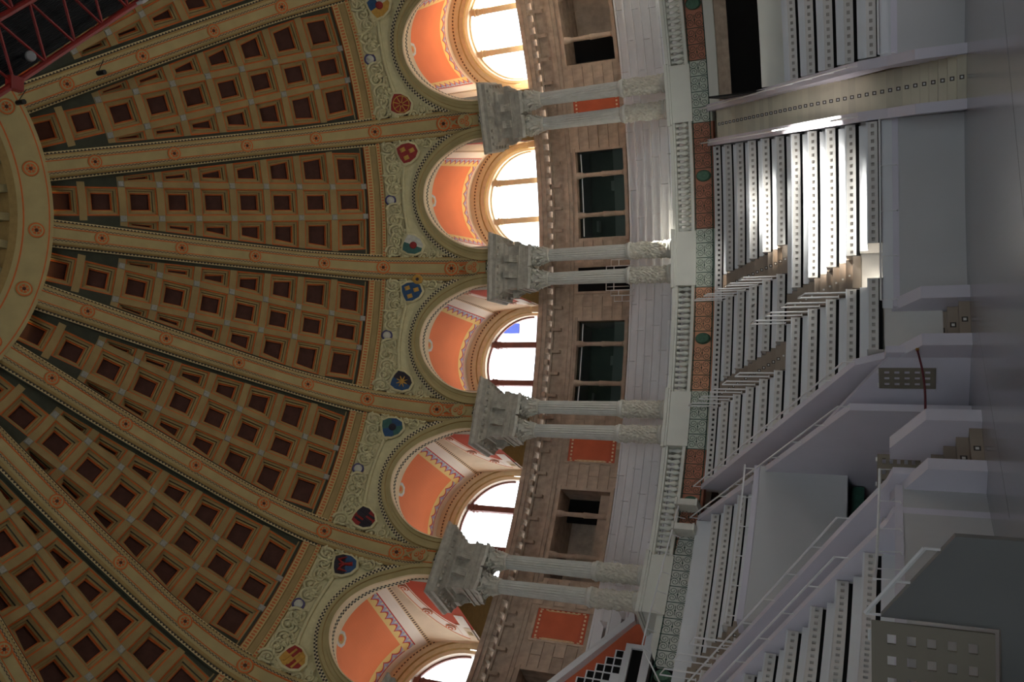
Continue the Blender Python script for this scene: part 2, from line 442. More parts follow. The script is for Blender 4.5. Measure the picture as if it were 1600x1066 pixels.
# --- carved scrolls on the spandrel
def spos(th, z, off=.13): return Vector(P(r_of_z(z, off), th, z))
def scroll(mb, th, z, R0, turns, sgn, ph, rad=.055):
    pts = []; rr = []
    n = int(14 * turns)
    for i in range(n + 1):
        a = ph + sgn * 2 * math.pi * turns * i / n; R_ = R0 * (1 - .82 * i / n)
        pts.append(spos(th + math.degrees(R_ * math.cos(a) / 16.4), z + R_ * math.sin(a))); rr.append(rad * (1 - .4 * i / n))
    mb.tube(pts, rr, 'relief', 5)
    c = spos(th, z); mb.tube([c + Vector((0, .03, 0)), c - Vector((0, .05, 0))], rad * 1.3, 'relief', 6)
def leaf(mb, th, z, ang, L_, w=.085):
    a = math.radians(ang); dx, dz = math.cos(a), math.sin(a); pts = []; rr = []
    for i in range(5):
        f = i / 4; pts.append(spos(th + math.degrees(L_ * f * dx / 16.4), z + L_ * f * dz, .14 - .07 * math.sin(f * math.pi))); rr.append(w * (.35 + .75 * math.sin(math.pi * min(1, f + .15))) * .6)
    mb.tube(pts, rr, 'relief', 5)
mb = MB(); rnd = random.Random(3)
for sg in (-1, 1):
    for k in range(5):                                  # running scrolls in the upper band
        th = sg * (1.35 + 1.42 * k); z = 19.05 + .06 * math.sin(k * 2.)
        scroll(mb, th, z, .27, 1.9, sg * (-1) ** k, rnd.random() * 6)
        for q in range(5): leaf(mb, th + rnd.uniform(-.6, .6), z + rnd.uniform(-.22, .12), rnd.uniform(0, 360), .2)
    for th, z, R0 in ((7.35, 17.75, .2), (7.75, 18.05, .2), (5.15, 18.62, .2), (4.35, 18.72, .15), (7.6, 18.55, .2), (7.2, 18.78, .16), (8.05, 17.45, .14), (8.1, 18.8, .12)):
        scroll(mb, sg * th, z, R0, 1.6, sg, rnd.random() * 6, .05)
        for q in range(3): leaf(mb, sg * th + rnd.uniform(-.5, .5), z + rnd.uniform(-.2, .2), rnd.uniform(0, 360), .17)
for i in range(14):                                     # a swag moulding above the arch
    pass
pts = [spos(-4.6 + 9.2 * i / 24, 18.62 + .12 * math.cos((i / 24 - .5) * 3.0), .15) for i in range(25)]
mb.tube(pts, .07, 'relief', 6)
scroll_me = mb.mesh('scroll_relief', True)
# --- oval boss
mb = MB(); mb.lathe([(.0, .12), (.09, .11), (.14, .07), (.15, .05)], 14, 'h_white'); mb.lathe([(.15, .05), (.17, .08), (.2, .07), (.22, .0)], 14, 'h_violet')
boss_me = mb.mesh('oval_boss', True)
# --- groin vault behind the front arch
RB = 21.2; AV, BV, PHS = 7.2, 2.90, 6.55
def main_pt(t, r): th, z = ell(AV, BV, t); return P(r, th, z)
mb = MB(); TA = .58
def skin(t, r, e=.012):
    th, z = ell(AV - .03, BV - e, t); return P(r, th, z)
def field(ta, tb_, ra, rb, mt, nu=36, f=skin):
    tt = [ta + (tb_ - ta) * i / nu for i in range(nu + 1)]
    mb.strip([f(t, ra) for t in tt], [f(t, rb) for t in tt], mt)
field(TA, math.pi - TA, RA, RB, 'vault_white', 44, main_pt)
T1, T2 = .93, .77
field(T1, math.pi - T1, RA + .02, 20.36, 'vault_orange')
field(T1, math.pi - T1, 20.36, 20.84, 'ornament', 40)
rr_g = [RA + .02 + (20.84 - RA - .02) * i / 20 for i in range(21)]
for f in (lambda t: t, lambda t: math.pi - t):
    mb.strip([skin(f(T1), r) for r in rr_g], [skin(f(T2), r) for r in rr_g], 'ornament')
    mb.strip([skin(f(TA + .055), r) for r in rr_g + [RB]], [skin(f(TA), r) for r in rr_g + [RB]], 'dots_fine')
def emb(x, y, rad, mt, n=12, e=.02):
    mb.face([skin(math.pi / 2 + (y + rad * math.sin(2 * math.pi * k / n)) / 2.9, x + rad * math.cos(2 * math.pi * k / n), e) for k in range(n)], mt)
emb(17.75, 0, .34, 'h_white', 8); emb(17.75, 0, .2, 'h_gold', 12, .03); emb(17.7, 0, .12, 'orange_line', 10, .04)
RC0, RW0, HL = 16.98, 4.17, 1.92
def lz(q, r):
    k = (r - RC0) / (RW0 * q); return 15.08 + HL * q * math.sqrt(max(0, 1 - k * k))
for sg in (-1, 1):
    n = 24; rs = [RA + (RB - RA) * i / n for i in range(n + 1)]
    th0, z0 = ell(AV, BV, TA)
    mb.strip([P(r, sg * th0, z0) for r in rs], [P(r, sg * PHS, lz(1., r)) for r in rs], 'vault_peach')
    zones = [(1.0, 'vault_peach'), (.955, 'orange_line'), (.935, 'vault_white'), (.79, 'orange_line'), (.765, 'vault_white'), (.745, 'vault_red'), (0., None)]
    ang = [math.pi / 2 * i / 20 for i in range(21)]
    def lrow(q): return [P(min(RB, RC0 + RW0 * q * math.cos(a)), sg * PHS, 15.08 + HL * q * math.sin(a)) for a in ang]
    for (q0, mt), (q1, _) in zip(zones[:-1], zones[1:]): mb.strip(lrow(q0), lrow(q1), mt)
    for ra, rb, mt in ((RA, RC0 + RW0 * .745, 'vault_red'), (RC0 + RW0 * .745, RC0 + RW0 * .935, 'vault_white'), (RC0 + RW0 * .935, RB, 'vault_peach')):
        mb.quad(P(ra, sg * PHS, 14.98), P(rb, sg * PHS, 14.98), P(rb, sg * PHS, 15.09), P(ra, sg * PHS, 15.09), mt)
    e_ = math.degrees(.012 / 19.4)                      # stepped corner of the border
    def flat(pts, mt, e): mb.face([P(r, sg * (PHS - e * e_), z) for r, z in pts], mt)
    flat([(19.05, 15.06), (20.62, 15.06), (20.62, 15.62), (19.75, 15.62), (19.75, 15.45), (19.05, 15.45)], 'orange_line', 1)
    flat([(19.09, 15.06), (20.58, 15.06), (20.58, 15.59), (19.79, 15.59), (19.79, 15.42), (19.09, 15.42)], 'vault_white', 2)
    flat([(19.95, 15.06), (20.9, 15.06), (20.9, 15.36), (19.95, 15.36)], 'vault_peach', 3)
    flat([(20.2, 15.12), (20.45, 15.12), (20.45, 15.3), (20.2, 15.3)], 'moulding', 4)
    for a in (1.42, .95, .52):                          # little roundels in the white border
        r0, z0_ = RC0 + RW0 * .86 * math.cos(a), 15.08 + HL * .86 * math.sin(a)
        for rad, mt, e in ((.2, 'orange_line', 2), (.155, 'vault_white', 3), (.11, 'orange_line', 4), (.05, 'vault_white', 5)):
            mb.face([P(r0 + rad * math.cos(2 * math.pi * q / 12), sg * (PHS - e * e_), z0_ + rad * math.sin(2 * math.pi * q / 12)) for q in range(12)], mt)
    mb.quad(P(RA, sg * PHS, 15.42), P(RA, sg * HB, 15.42), P(RA, sg * HB, 18.5), P(RA, sg * PHS, 18.5), 'vault_white')
    mb.quad(P(17.6, sg * PHS, 14.98), P(RB, sg * PHS, 14.98), P(RB, sg * HB, 14.98), P(17.6, sg * HB, 14.98), 'moulding')
mb.strip(arch_at(RA, AI, BI), [P(RA, ell(AV, BV, math.pi * i / 40)[0], max(ell(AV, BV, math.pi * i / 40)[1], ell(AI, BI, math.pi * i / 40)[1])) for i in range(41)], 'vault_white')
vault_me = mb.mesh('groin_vault')
# outer roof so that the hall is closed above the vaults
mb = MB(); ro = [[P(r, -HB + 2 * HB * i / 8, z) for i in range(9)] for r, z in ((21.75, 18.6), (21.75, 19.2), (17.6, 20.4), (16.2, 20.4), (14.6, 21.6), (12.3, 23.2), (9.8, 24.7), (6.2, 26.6))]
mb.rows(ro, 'dark_green'); roof_me = mb.mesh('roof_shell')
# --- lunette wall round the upper window
WR, WZC = 2.03, 15.45
mb = MB()
def warch(rad, r, n=32, zc=WZC, k=1.0):
    return [P(r, math.degrees(rad * math.cos(math.pi * i / n) / RB), zc + k * rad * math.sin(math.pi * i / n)) for i in range(n + 1)]
mb.strip(warch(WR, 21.45), warch(WR + .02, RB + .05), 'vault_white'); mb.strip(warch(WR + .02, RB + .05), warch(WR + .13, RB), 'cream_pale')
mb.strip(warch(WR + .13, RB), warch(WR + .17, RB - .06), 'moulding'); mb.strip(warch(WR + .17, RB - .06), warch(WR + .36, RB - .04), 'frame_ochre')
mb.strip(warch(WR + .36, RB - .04), warch(WR + .4, RB - .08), 'moulding'); mb.strip(warch(WR + .4, RB - .08), warch(WR + .58, RB - .07), 'frame_ochre')
mb.strip(warch(WR + .58, RB - .07), warch(WR + .70, RB - .03), 'dots_fine'); 
ext = [P(RB - .02, *ell(9.4, 3.6, math.pi * i / 32)) for i in range(33)]
mb.strip(warch(WR + .70, RB - .03), ext, 'vault_peach')
for sg in (-1, 1):                                      # jambs under the springing
    for w0, w1, r0, r1, mt in ((WR, WR + .02, 21.45, RB + .05, 'vault_white'), (WR + .02, WR + .13, RB + .05, RB, 'cream_pale'), (WR + .13, WR + .58, RB - .06, RB - .06, 'frame_ochre'), (WR + .58, 3.47, RB - .03, RB - .03, 'vault_peach')):
        a, b2 = math.degrees(w0 / RB) * sg, math.degrees(w1 / RB) * sg
        mb.quad(P(r0, a, 15.0), P(r1, b2, 15.0), P(r1, b2, WZC), P(r0, a, WZC), mt)
lun_me = mb.mesh('lunette_wall')
mb = MB(); mb.arc(RB, RB + .3, -HB, HB, 15.0, 18.7, 'vault_peach'); sun_block_me = mb.mesh('lunette_wall')  # solid lunettes for unseen bays, added to keep the sun out
# --- ribs
mb = MB(); sec = [(0, 0., None), (.145, 0., 'cream'), (.150, -.02, 'orange_line'), (.178, -.02, 'orange_line'), (.182, .0, 'cream'), (.195, .0, 'cream'), (.24, .0, 'check_rib'), (.25, -.01, 'cream'), (.31, .03, 'cream'), (.36, .09, 'moulding'), (.365, .14, 'moulding'), (.445, .17, 'zigzag'), (.45, .42, 'dark_green')]
SR = [.36 + (15.92 - .36) * i / 46 for i in range(47)]
us = [s for s in SR]
def flare(s): return 1. + .28 * min(1., max(0., (s - 9.) / 4.5))
for sg in (-1, 1):
    for (wa, oa, _), (wb, ob, mt) in zip(sec[:-1], sec[1:]):
        A = [PR(surf(s, oa)[0], sg * wa * flare(s), surf(s, oa)[1]) for s in SR]; Bq = [PR(surf(s, ob)[0], sg * wb * flare(s), surf(s, ob)[1]) for s in SR]
        mb.strip(A, Bq, mt, us)
rib_me = mb.mesh('rib')
mb = MB()
def disc(mb, r0, r1, z0, z1, mt, n=18):
    a = [(r0 * math.cos(2 * math.pi * k / n), r0 * math.sin(2 * math.pi * k / n), z0) for k in range(n + 1)]
    b_ = [(r1 * math.cos(2 * math.pi * k / n), r1 * math.sin(2 * math.pi * k / n), z1) for k in range(n + 1)]
    mb.strip(a, b_, mt)
def medal(mb, k=1.0):
    for r0, r1, z0, z1, mt in ((0, .05, .035, .03, 'brown_panel'), (.05, .12, .03, .03, 'orange_line'), (.12, .14, .03, .045, 'cream'), (.14, .165, .045, .03, 'cream'), (.165, .20, .03, .03, 'orange_line'), (.20, .215, .03, .0, 'moulding')):
        disc(mb, r0 * k, r1 * k, z0, z1, mt)
    for q in range(6):
        a = q * math.pi / 3; mb.tube([(.045 * k * math.cos(a), .045 * k * math.sin(a), .035), (.115 * k * math.cos(a), .115 * k * math.sin(a), .035)], .012 * k, 'cream', 4)
medal(mb); med_me = mb.mesh('medallion')
mb = MB()                                               # trefoil cartouche closing the rib
out = [(.2 * math.cos(a), .24 * math.sin(a)) for a in [2 * math.pi * k / 20 for k in range(20)]]
mb.prism(out, lambda p: (p[0], p[1], -.04), lambda p: (p[0], p[1], .06), 'cream')
for x, y in ((0, -.09), (-.08, .06), (.08, .06)):
    for r0, r1, z0, z1, mt in ((0, .03, .085, .085, 'orange_line'), (.03, .055, .08, .08, 'cream'), (.055, .08, .08, .06, 'orange_line')):
        n = 12; a = [(x + r0 * math.cos(2 * math.pi * k / n), y + r0 * math.sin(2 * math.pi * k / n), z0) for k in range(n + 1)]; b_ = [(x + r1 * math.cos(2 * math.pi * k / n), y + r1 * math.sin(2 * math.pi * k / n), z1) for k in range(n + 1)]
        mb.strip(a, b_, mt)
cart_me = mb.mesh('cartouche')
mb = MB()
for sx in (-1, 1):
    for sy in (-1, 1):
        mb.tube([(0, 0, .02), (.1 * sx, .14 * sy, .03)], [.05, .012], 'cream', 5)
mb.face([(-.14, -.18, .006), (.14, -.18, .006), (.14, .18, .006), (-.14, .18, .006)], 'orange_line')
leafpl_me = mb.mesh('leaf_panel')
MED = [prof_frame(s, -.004) for s in KS[1:7]]
for i in range(-4, 8):
    ang = pair_angle(i)
    rib = inst(rib_me, 'rib', ceiling, ang)
    if -1 <= i <= 7:
        for M_, s_m in zip(MED, KS[1:7]): inst(med_me, 'medallion', rib, mw=M_ @ Matrix.Scale(flare(s_m) * 1.06, 4))
        inst(cart_me, 'cartouche', rib, mw=prof_frame(15.40, -.02) @ Matrix.Scale(1.25, 4)); inst(leafpl_me, 'leaf_panel', rib, mw=prof_frame(14.90, -.004) @ Matrix.Scale(1.2, 4))
for i in ALLB:
    ang = bay_angle(i)
    inst(roof_me, 'roof_shell', ceiling, ang); inst(beam_me, 'beam_grid', ceiling, ang); inst(strip_me, 'cornice_strip', ceiling, ang)
    if -1 <= i <= 6:
        for key, (cm, pm) in cof.items():
            c0 = inst(cm, 'coffer', ceiling, ang); inst(pm, 'panel', c0)
    if i == -1: continue                                # out of the photo: bay left unbuilt, a made-up opening that lets the sun in
    sp = inst(span_me, 'spandrel', ceiling, ang); inst(arch_me, 'archivolt', sp)
    inst(vault_me, 'groin_vault', ceiling, ang); inst(lun_me if i > -1 else sun_block_me, 'lunette_wall', ceiling, ang)
    if 0 <= i <= 6:
        inst(scroll_me, 'scroll_relief', sp); inst(boss_me, 'oval_boss', sp, mw=prof_frame(s_of_z(19.12), .15))
# --- crown ring
mb = MB(); n = 120
def rr(r, z): return [P(r, 360 * k / n, z) for k in range(n + 1)]
for (a, b_, mt) in (((6.32, 25.75), (6.22, 25.42), 'moulding'), ((6.22, 25.42), (6.12, 25.45), 'cream'), ((6.12, 25.45), (6.08, 25.46), 'orange_line'), ((6.08, 25.46), (5.46, 25.74), 'cream'), ((5.46, 25.74), (5.42, 25.76), 'orange_line'), ((5.42, 25.76), (5.28, 25.80), 'cream'), ((5.28, 25.80), (5.2, 26.05), 'moulding'), ((5.2, 26.05), (5.35, 26.1), 'dark_green'), ((5.35, 26.1), (5.35, 26.9), 'moulding'), ((5.35, 26.9), (4.6, 27.1), 'cream'), ((4.6, 27.1), (4.6, 27.9), 'beam'), ((4.6, 27.9), (0.01, 28.6), 'beam')):
    mb.strip(rr(*a), rr(*b_), mt, [k * 2 * math.pi * 5.7 / n for k in range(n + 1)])
ring = mb.build('crown_ring', ceiling)
mb = MB(); mb.prism([(5.34, 26.15), (4.75, 26.3), (4.7, 26.5), (4.95, 26.6), (5.34, 26.95)], lambda p: (-.12, p[0], p[1]), lambda p: (.12, p[0], p[1]), 'cream'); br_me = mb.mesh('bracket')
for k in range(-4, 5): inst(br_me, 'bracket', ring, 9.4 * k)
mb = MB(); medal(mb, 1.15); rm = mb.mesh('ring_medallion')
for i in range(-1, 6):
    y = Vector((0, -.91, .41)).normalized(); x = Vector((1, 0, 0)); nn = x.cross(y)
    if nn.z > 0: x = -x; nn = x.cross(y)
    o = inst(rm, 'medallion', ring); o.matrix_basis = Matrix.Rotation(-math.radians(pair_angle(i)), 4, 'Z') @ frame((0, 5.76, 25.595), x, y, nn)

# ------------------------------------------------------------------ shields on the spandrels
def shield_mesh(fields, charge, oval=None):
    parts = {}
    out = [(-.34, .36), (-.12, .41), (.12, .41), (.34, .36), (.40, .1), (.33, -.2), (.14, -.40), (-.14, -.40), (-.33, -.2), (-.40, .1)]
    mb = MB(); inn = [(x * .84, y * .84) for x, y in out]
    n = len(out)
    for i in range(n):
        k = (i + 1) % n
        a, b_, c, d = out[i], out[k], inn[k], inn[i]
        mb.quad((a[0], a[1], 0), (b_[0], b_[1], 0), (b_[0], b_[1], .13), (a[0], a[1], .13), 'relief')
        mb.quad((a[0], a[1], .13), (b_[0], b_[1], .13), (c[0], c[1], .16), (d[0], d[1], .16), 'relief')
    parts['border'] = mb.mesh('border')
    mb = MB()
    def clip(poly, ax, lo):                              # clip convex polygon to a half plane
        res = []
        for i in range(len(poly)):
            p, q = poly[i], poly[(i + 1) % len(poly)]; fp, fq = (p[ax] - 0) * lo, (q[ax] - 0) * lo
            if fp >= 0: res.append(p)
            if fp * fq < 0: t = fp / (fp - fq); res.append((p[0] + (q[0] - p[0]) * t, p[1] + (q[1] - p[1]) * t))
        return res
    for (sx, sy), mt in zip(((-1, 1), (1, 1), (1, -1), (-1, -1)), fields):
        pl = clip(clip(inn, 0, sx), 1, sy); mb.face([(x, y, .155) for x, y in pl], mt)
    parts['field'] = mb.mesh('field')
    mb = MB()
    if charge[0] == 'star':
        for k in range(8):
            a = k * math.pi / 4; mb.tube([(0, 0, .17), (.2 * math.cos(a), .2 * math.sin(a), .165)], [.035, .012], charge[1], 5)
    elif charge[0] == 'bars':
        for k in range(-1, 2): mb.box((-.24, k * .16 - .03, .15), (.24, k * .16 + .03, .175), charge[1])
    elif charge[0] == 'pales':
        for k in range(-1, 2): mb.box((k * .15 - .035, -.28, .15), (k * .15 + .035, .28, .175), charge[1])
    elif charge[0] == 'tower':
        for x, y in ((-.15, .12), (.15, .12), (0, -.16)):
            mb.box((x - .07, y - .08, .15), (x + .07, y + .06, .18), charge[1])
            for k in (-1, 0, 1): mb.box((x + k * .05 - .016, y + .06, .15), (x + k * .05 + .016, y + .1, .18), charge[1])
    elif charge[0] == 'chain':
        for k in range(8):
            a = k * math.pi / 4; mb.tube([(.05 * math.cos(a), .05 * math.sin(a), .165), (.28 * math.cos(a), .28 * math.sin(a), .165)], .018, charge[1], 5)
        mb.tube([(.28 * math.cos(k * math.pi / 8), .28 * math.sin(k * math.pi / 8), .165) for k in range(17)], .016, charge[1], 5)
    elif charge[0] == 'bird':
        mb.tube([(0, .2, .17), (0, -.22, .17)], [.03, .07], charge[1], 6)
        for s in (-1, 1): mb.tube([(0, .05, .17), (s * .16, .2, .17), (s * .24, -.05, .165)], [.05, .06, .015], charge[1], 5)
    else:
        mb.lathe([(.001, .2), (.1, .19), (.13, .16)], 12, charge[1])
    parts['emblem'] = mb.mesh('emblem')
    if oval:
        mb = MB(); mb.lathe([(.06, .2), (.1, .2), (.17, .16), (.2, .08), (.2, 0)], 16, oval, c=(.34, -.30, 0)); mb.lathe([(0.001, .19), (.06, .2)], 12, 'h_dark', c=(.34, -.30, 0)); parts['oval_medal'] = mb.mesh('oval_medal')
    return parts
SH = [  # (bay, side, fields, charge, oval, label)
    (0, 1, ('h_gold', 'h_blue', 'h_white', 'h_gold'), ('round', 'h_red'), None, 'gold and blue heraldic shield cut by the photo top edge'),
    (0, -1, ('h_red',) * 4, ('chain', 'h_gold'), None, 'crimson heraldic shield with gold chain rays above the topmost column pair'),
    (1, 1, ('h_red',) * 4, ('tower', 'h_gold'), None, 'crimson heraldic shield with small towers just below the topmost column pair rib'),
    (1, -1, ('h_teal', 'h_white', 'h_white', 'h_teal'), ('round', 'h_red'), None, 'teal and white heraldic shield with a red figure'),
    (2, 1, ('h_blue',) * 4, ('tower', 'h_gold'), 'h_gold', 'blue heraldic shield with a gold oval medal overlapping it'),
    (2, -1, ('h_blue', 'h_dark', 'h_dark', 'h_blue'), ('star', 'h_gold'), None, 'dark blue heraldic shield with an orange star'),
    (3, 1, ('h_blue', 'h_teal', 'h_blue', 'h_teal'), ('round', 'h_dark'), None, 'deep teal blue heraldic shield with a brown emblem'),
    (3, -1, ('h_red', 'h_dark', 'h_red', 'h_dark'), ('pales', 'h_dark'), None, 'dark red heraldic shield striped with dark pales'),
    (4, 1, ('h_dark', 'h_dark', 'h_blue', 'h_blue'), ('bird', 'h_red'), None, 'dark heraldic shield with a red spread bird'),
    (4, -1, ('h_gold', 'h_red', 'h_gold', 'h_red'), ('bars', 'h_gold'), None, 'red and gold quartered heraldic shield near the photo bottom edge')]
for bay, side, fl, ch, ov, lab in SH:
    a = math.radians(bay_angle(bay) + side * 6.25)
    M_ = Matrix.Rotation(-a, 4, 'Z') @ prof_frame(s_of_z(18.38), .12) @ Matrix.Rotation(math.pi + side * .35, 4, 'Z')
    o = empty('heraldic_shield'); o.matrix_world = M_ @ Matrix.Scale(1.08, 4); tag(o, lab, 'shield', 'heraldic shields on the spandrels')
    for k, me in shield_mesh(fl, ch, ov).items(): inst(me, k, o)

# ------------------------------------------------------------------ columns in pairs
ORD = ['topmost', 'second', 'third', 'fourth', 'fifth']
N_F = 18
def fluted(mb, z0, z1, r0, r1, mt):
    R = []
    for j in range(7):
        f = j / 6; rad = r0 + (r1 - r0) * f; row = []
        for k in range(N_F * 5):
            a = 2 * math.pi * k / (N_F * 5); q = k % 5; rr_ = rad * (1.0, .985, .90, .86, .90)[q]; row.append((rr_ * math.cos(a), rr_ * math.sin(a), z0 + (z1 - z0) * f))
        R.append(row)
    mb.rows(R, mt, True)
zb = 8.50
mb = MB(); mb.box((-.36, -.36, 0), (.36, .36, .06), 'stone_grey'); mb.lathe([(.36, .06), (.38, .09), (.36, .13), (.33, .14), (.32, .17), (.34, .2), (.33, .23), (.30, .25)], 28, 'stone_grey'); cbase = mb.mesh('base', False)
mb = MB(); R = []; nn_ = 72; hh = 44
for j in range(hh + 1):
    z = .25 + 1.33 * j / hh; row = []
    for k in range(nn_):
        a = 2 * math.pi * k / nn_
        q = 1.3 * math.sin(7 * a + 1.7 * math.sin(5 * z + 1)) * math.cos(15 * z + 2.2 * math.sin(4 * a)) + .8 * math.sin(12 * a + 3 * math.cos(9 * z)) * math.sin(25 * z + 2 * math.cos(7 * a)) + .5 * math.cos(5 * a - 1.3) * math.sin(38 * z + 3 * math.sin(6 * a))
        rad = .288 + .026 * q + .006 * random.uniform(-1, 1); row.append((rad * math.cos(a), rad * math.sin(a), z))
    R.append(row)
mb.rows(R, 'stone_carved', True); cdrum = mb.mesh('carved_drum', False)
mb = MB(); mb.lathe([(.29, 1.58), (.325, 1.60), (.33, 1.66), (.30, 1.70), (.285, 1.72), (.29, 1.75), (.26, 1.77)], 28, 'stone_grey'); ccol = mb.mesh('collar', True)
mb = MB(); fluted(mb, 1.77, 4.72, .262, .232, 'stone_grey'); cshaft = mb.mesh('shaft')
mb = MB()
mb.lathe([(.235, 4.70), (.262, 4.73), (.262, 4.78), (.235, 4.80), (.235, 4.95), (.25, 5.15), (.30, 5.32)], 20, 'stone_carved')
for row, (z0, L_, out_) in enumerate(((4.80, .24, .10), (4.92, .28, .13))):
    for k in range(8):
        a = 2 * math.pi * (k + .5 * row) / 8; d = Vector((math.cos(a), math.sin(a), 0)); b0_ = d * .235 + Vector((0, 0, z0))
        mb.tube([b0_, b0_ + d * .03 + Vector((0, 0, L_ * .6)), b0_ + d * out_ + Vector((0, 0, L_)), b0_ + d * (out_ + .03) + Vector((0, 0, L_ * .8))], [.05, .06, .045, .02], 'stone_carved', 5)
for k in range(4):
    a = math.pi / 4 + k * math.pi / 2; d = Vector((math.cos(a), math.sin(a), 0)); t_ = Vector((-d.y, d.x, 0)); c = d * .36 + Vector((0, 0, 5.26))
    for off in (-.03, .03):
        mb.tube([c + t_ * off + d * (.10 - .085 * i / 12) * math.cos(i * .95) + Vector((0, 0, (.10 - .085 * i / 12) * math.sin(i * .95))) for i in range(13)], .026, 'stone_carved', 5)
    e = Vector((math.cos(k * math.pi / 2), math.sin(k * math.pi / 2), 0)); mb.lathe([(.001, .0), (.07, .02), (.08, .06), (.001, .12)], 8, 'stone_carved', c=tuple(e * .33 + Vector((0, 0, 5.28))))
ab = [(.40, .40), (.0, .32), (-.40, .40), (-.32, 0), (-.40, -.40), (0, -.32), (.40, -.40), (.32, 0)]
mb.prism(ab, lambda p: (p[0], p[1], 5.36), lambda p: (p[0] * 1.04, p[1] * 1.04, 5.46), 'stone_carved')
ccap = mb.mesh('capital')
# entablature block over a pair (local: x tangential, y outward, origin at pair centre r=17.5)
def block_layers():
    L_ = []
    def lay(hw, y0, y1, z0, z1, mt='stone_block'): L_.append((hw, y0, y1, z0, z1, mt))
    return L_
def ent_block():
    ps = {}
    mb = MB()
    mb.box((-.80, -.36, 13.96), (.80, .75, 14.12), 'stone_block'); mb.box((-.83, -.39, 14.12), (.83, .78, 14.30), 'stone_block'); mb.box((-.87, -.43, 14.30), (.87, .8, 14.36), 'stone_block'); ps['architrave'] = mb.mesh('architrave')
    mb = MB(); mb.box((-.80, -.36, 14.36), (.80, .75, 14.80), 'stone_block'); ps['frieze'] = mb.mesh('frieze')
    mb = MB()
    prof_ = [(-.36, 14.80), (-.46, 14.86), (-.46, 14.94), (-.60, 15.0), (-.64, 15.06), (-.78, 15.10), (-.78, 15.24), (-.86, 15.32), (-.86, 15.40)]
    for (y0, z0), (y1, z1) in zip(prof_[:-1], prof_[1:]):
        w0, w1 = .44 - y0, .44 - y1
        a = [(-w0, y0, z0), (w0, y0, z0), (w0, .8, z0), (-w0, .8, z0)]; b_ = [(-w1, y1, z1), (w1, y1, z1), (w1, .8, z1), (-w1, .8, z1)]
        for i in range(4): mb.quad(a[i], a[(i + 1) % 4], b_[(i + 1) % 4], b_[i], 'stone_block')
    mb.box((-.8, -.36, 14.8), (.8, .79, 15.39), 'stone_block'); mb.face(b_, 'stone_block'); mb.face([(-.8, -.36, 14.80), (.8, -.36, 14.80), (.8, .8, 14.80), (-.8, .8, 14.80)], 'stone_block')
    for k in range(-4, 5): mb.box((k * .24 - .05, -.72, 15.0), (k * .24 + .05, -.5, 15.09), 'stone_block')
    for s in (-1, 1):
        for k in range(4): x0, x1 = sorted((s * .98, s * 1.16)); mb.box((x0, -.45 + k * .26, 15.0), (x1, -.35 + k * .26, 15.09), 'stone_block')
    ps['cornice'] = mb.mesh('cornice')
    mb = MB(); mb.box((-.62, -.62, 15.40), (.62, .75, 15.62), 'stone_block'); mb.box((-.50, -.66, 15.62), (.50, .7, 15.72), 'stone_block'); ps['plinth'] = mb.mesh('plinth')
    return ps
EB = ent_block()
mb = MB(); mb.prism([(-.36, 14.78), (-.62, 14.78), (-.62, 14.62), (-.52, 14.52), (-.48, 14.36), (-.36, 14.34)], lambda p: (-.13, p[0] * 1.12 + .05, p[1]), lambda p: (.13, p[0] * 1.12 + .05, p[1]), 'stone_block')
for x in (-.07, 0, .07): mb.tube([(x, -.60, 14.76), (x, -.63, 14.66), (x, -.54, 14.52), (x, -.49, 14.38)], .02, 'stone_block', 5)
console_me = mb.mesh('console')
side_con = console_me
tr2 = empty('trim_2'); tag(tr2, 'colonnade going on just outside the frame', 'trim', kind='structure')
for i in (0, 5):
    for k, me in EB.items(): inst(me, k, tr2, mw=Matrix.Rotation(-math.radians(pair_angle(i)), 4, 'Z') @ Matrix.Translation((0, 17.5, 0)))
    for s in (-1, 1):
        for k, me in (('base', cbase), ('carved_drum', cdrum), ('collar', ccol), ('shaft', cshaft), ('capital', ccap)): inst(me, k, tr2, pair_angle(i) + s * 1.45, loc=P(17.5, pair_angle(i) + s * 1.45, zb))
for i in range(1, 5):
    ang = pair_angle(i)
    o = empty('entablature_block', (0, 0, 0)); a = math.radians(ang)
    M_ = Matrix.Rotation(-a, 4, 'Z') @ Matrix.Translation((0, 17.5, 0)); o.matrix_world = M_
    nm = {1: 'topmost pair of columns', 2: 'second pair of columns from the photo top', 3: 'third pair of columns from the photo top', 4: 'lowest pair of columns in the photo', 0: 'column pair just outside the photo top edge', 5: 'column pair just outside the photo bottom edge', -1: 'column pair far outside the photo top edge'}[i]
    tag(o, 'weathered grey stone entablature block on the ' + nm, 'entablature', 'entablature blocks on column pairs')
    for k, me in EB.items(): inst(me, k, o)
    for x in (-.44, .0, .44) if False else (-.30, .30): inst(console_me, 'console', o, loc=(x, 0, 0))
    for s in (-1, 1):
        q = inst(console_me, 'console', o); q.matrix_basis = Matrix.Translation((s * .44, .3, 0)) @ Matrix.Rotation(s * math.pi / 2, 4, 'Z') if s > 0 else Matrix.Translation((-.44, .3, 0)) @ Matrix.Rotation(-math.pi / 2, 4, 'Z')
    for s in (-1, 1):
        p = P(17.5, ang + s * 1.45, zb)
        c = empty('fluted_column', p, ang + s * 1.45)
        which = 'upper' if s > 0 else 'lower'
        tag(c, f'{which} fluted grey column with carved foot in the ' + nm, 'column', 'paired fluted columns')
        for k, me in (('base', cbase), ('carved_drum', cdrum), ('collar', ccol), ('shaft', cshaft), ('capital', ccap)): inst(me, k, c)

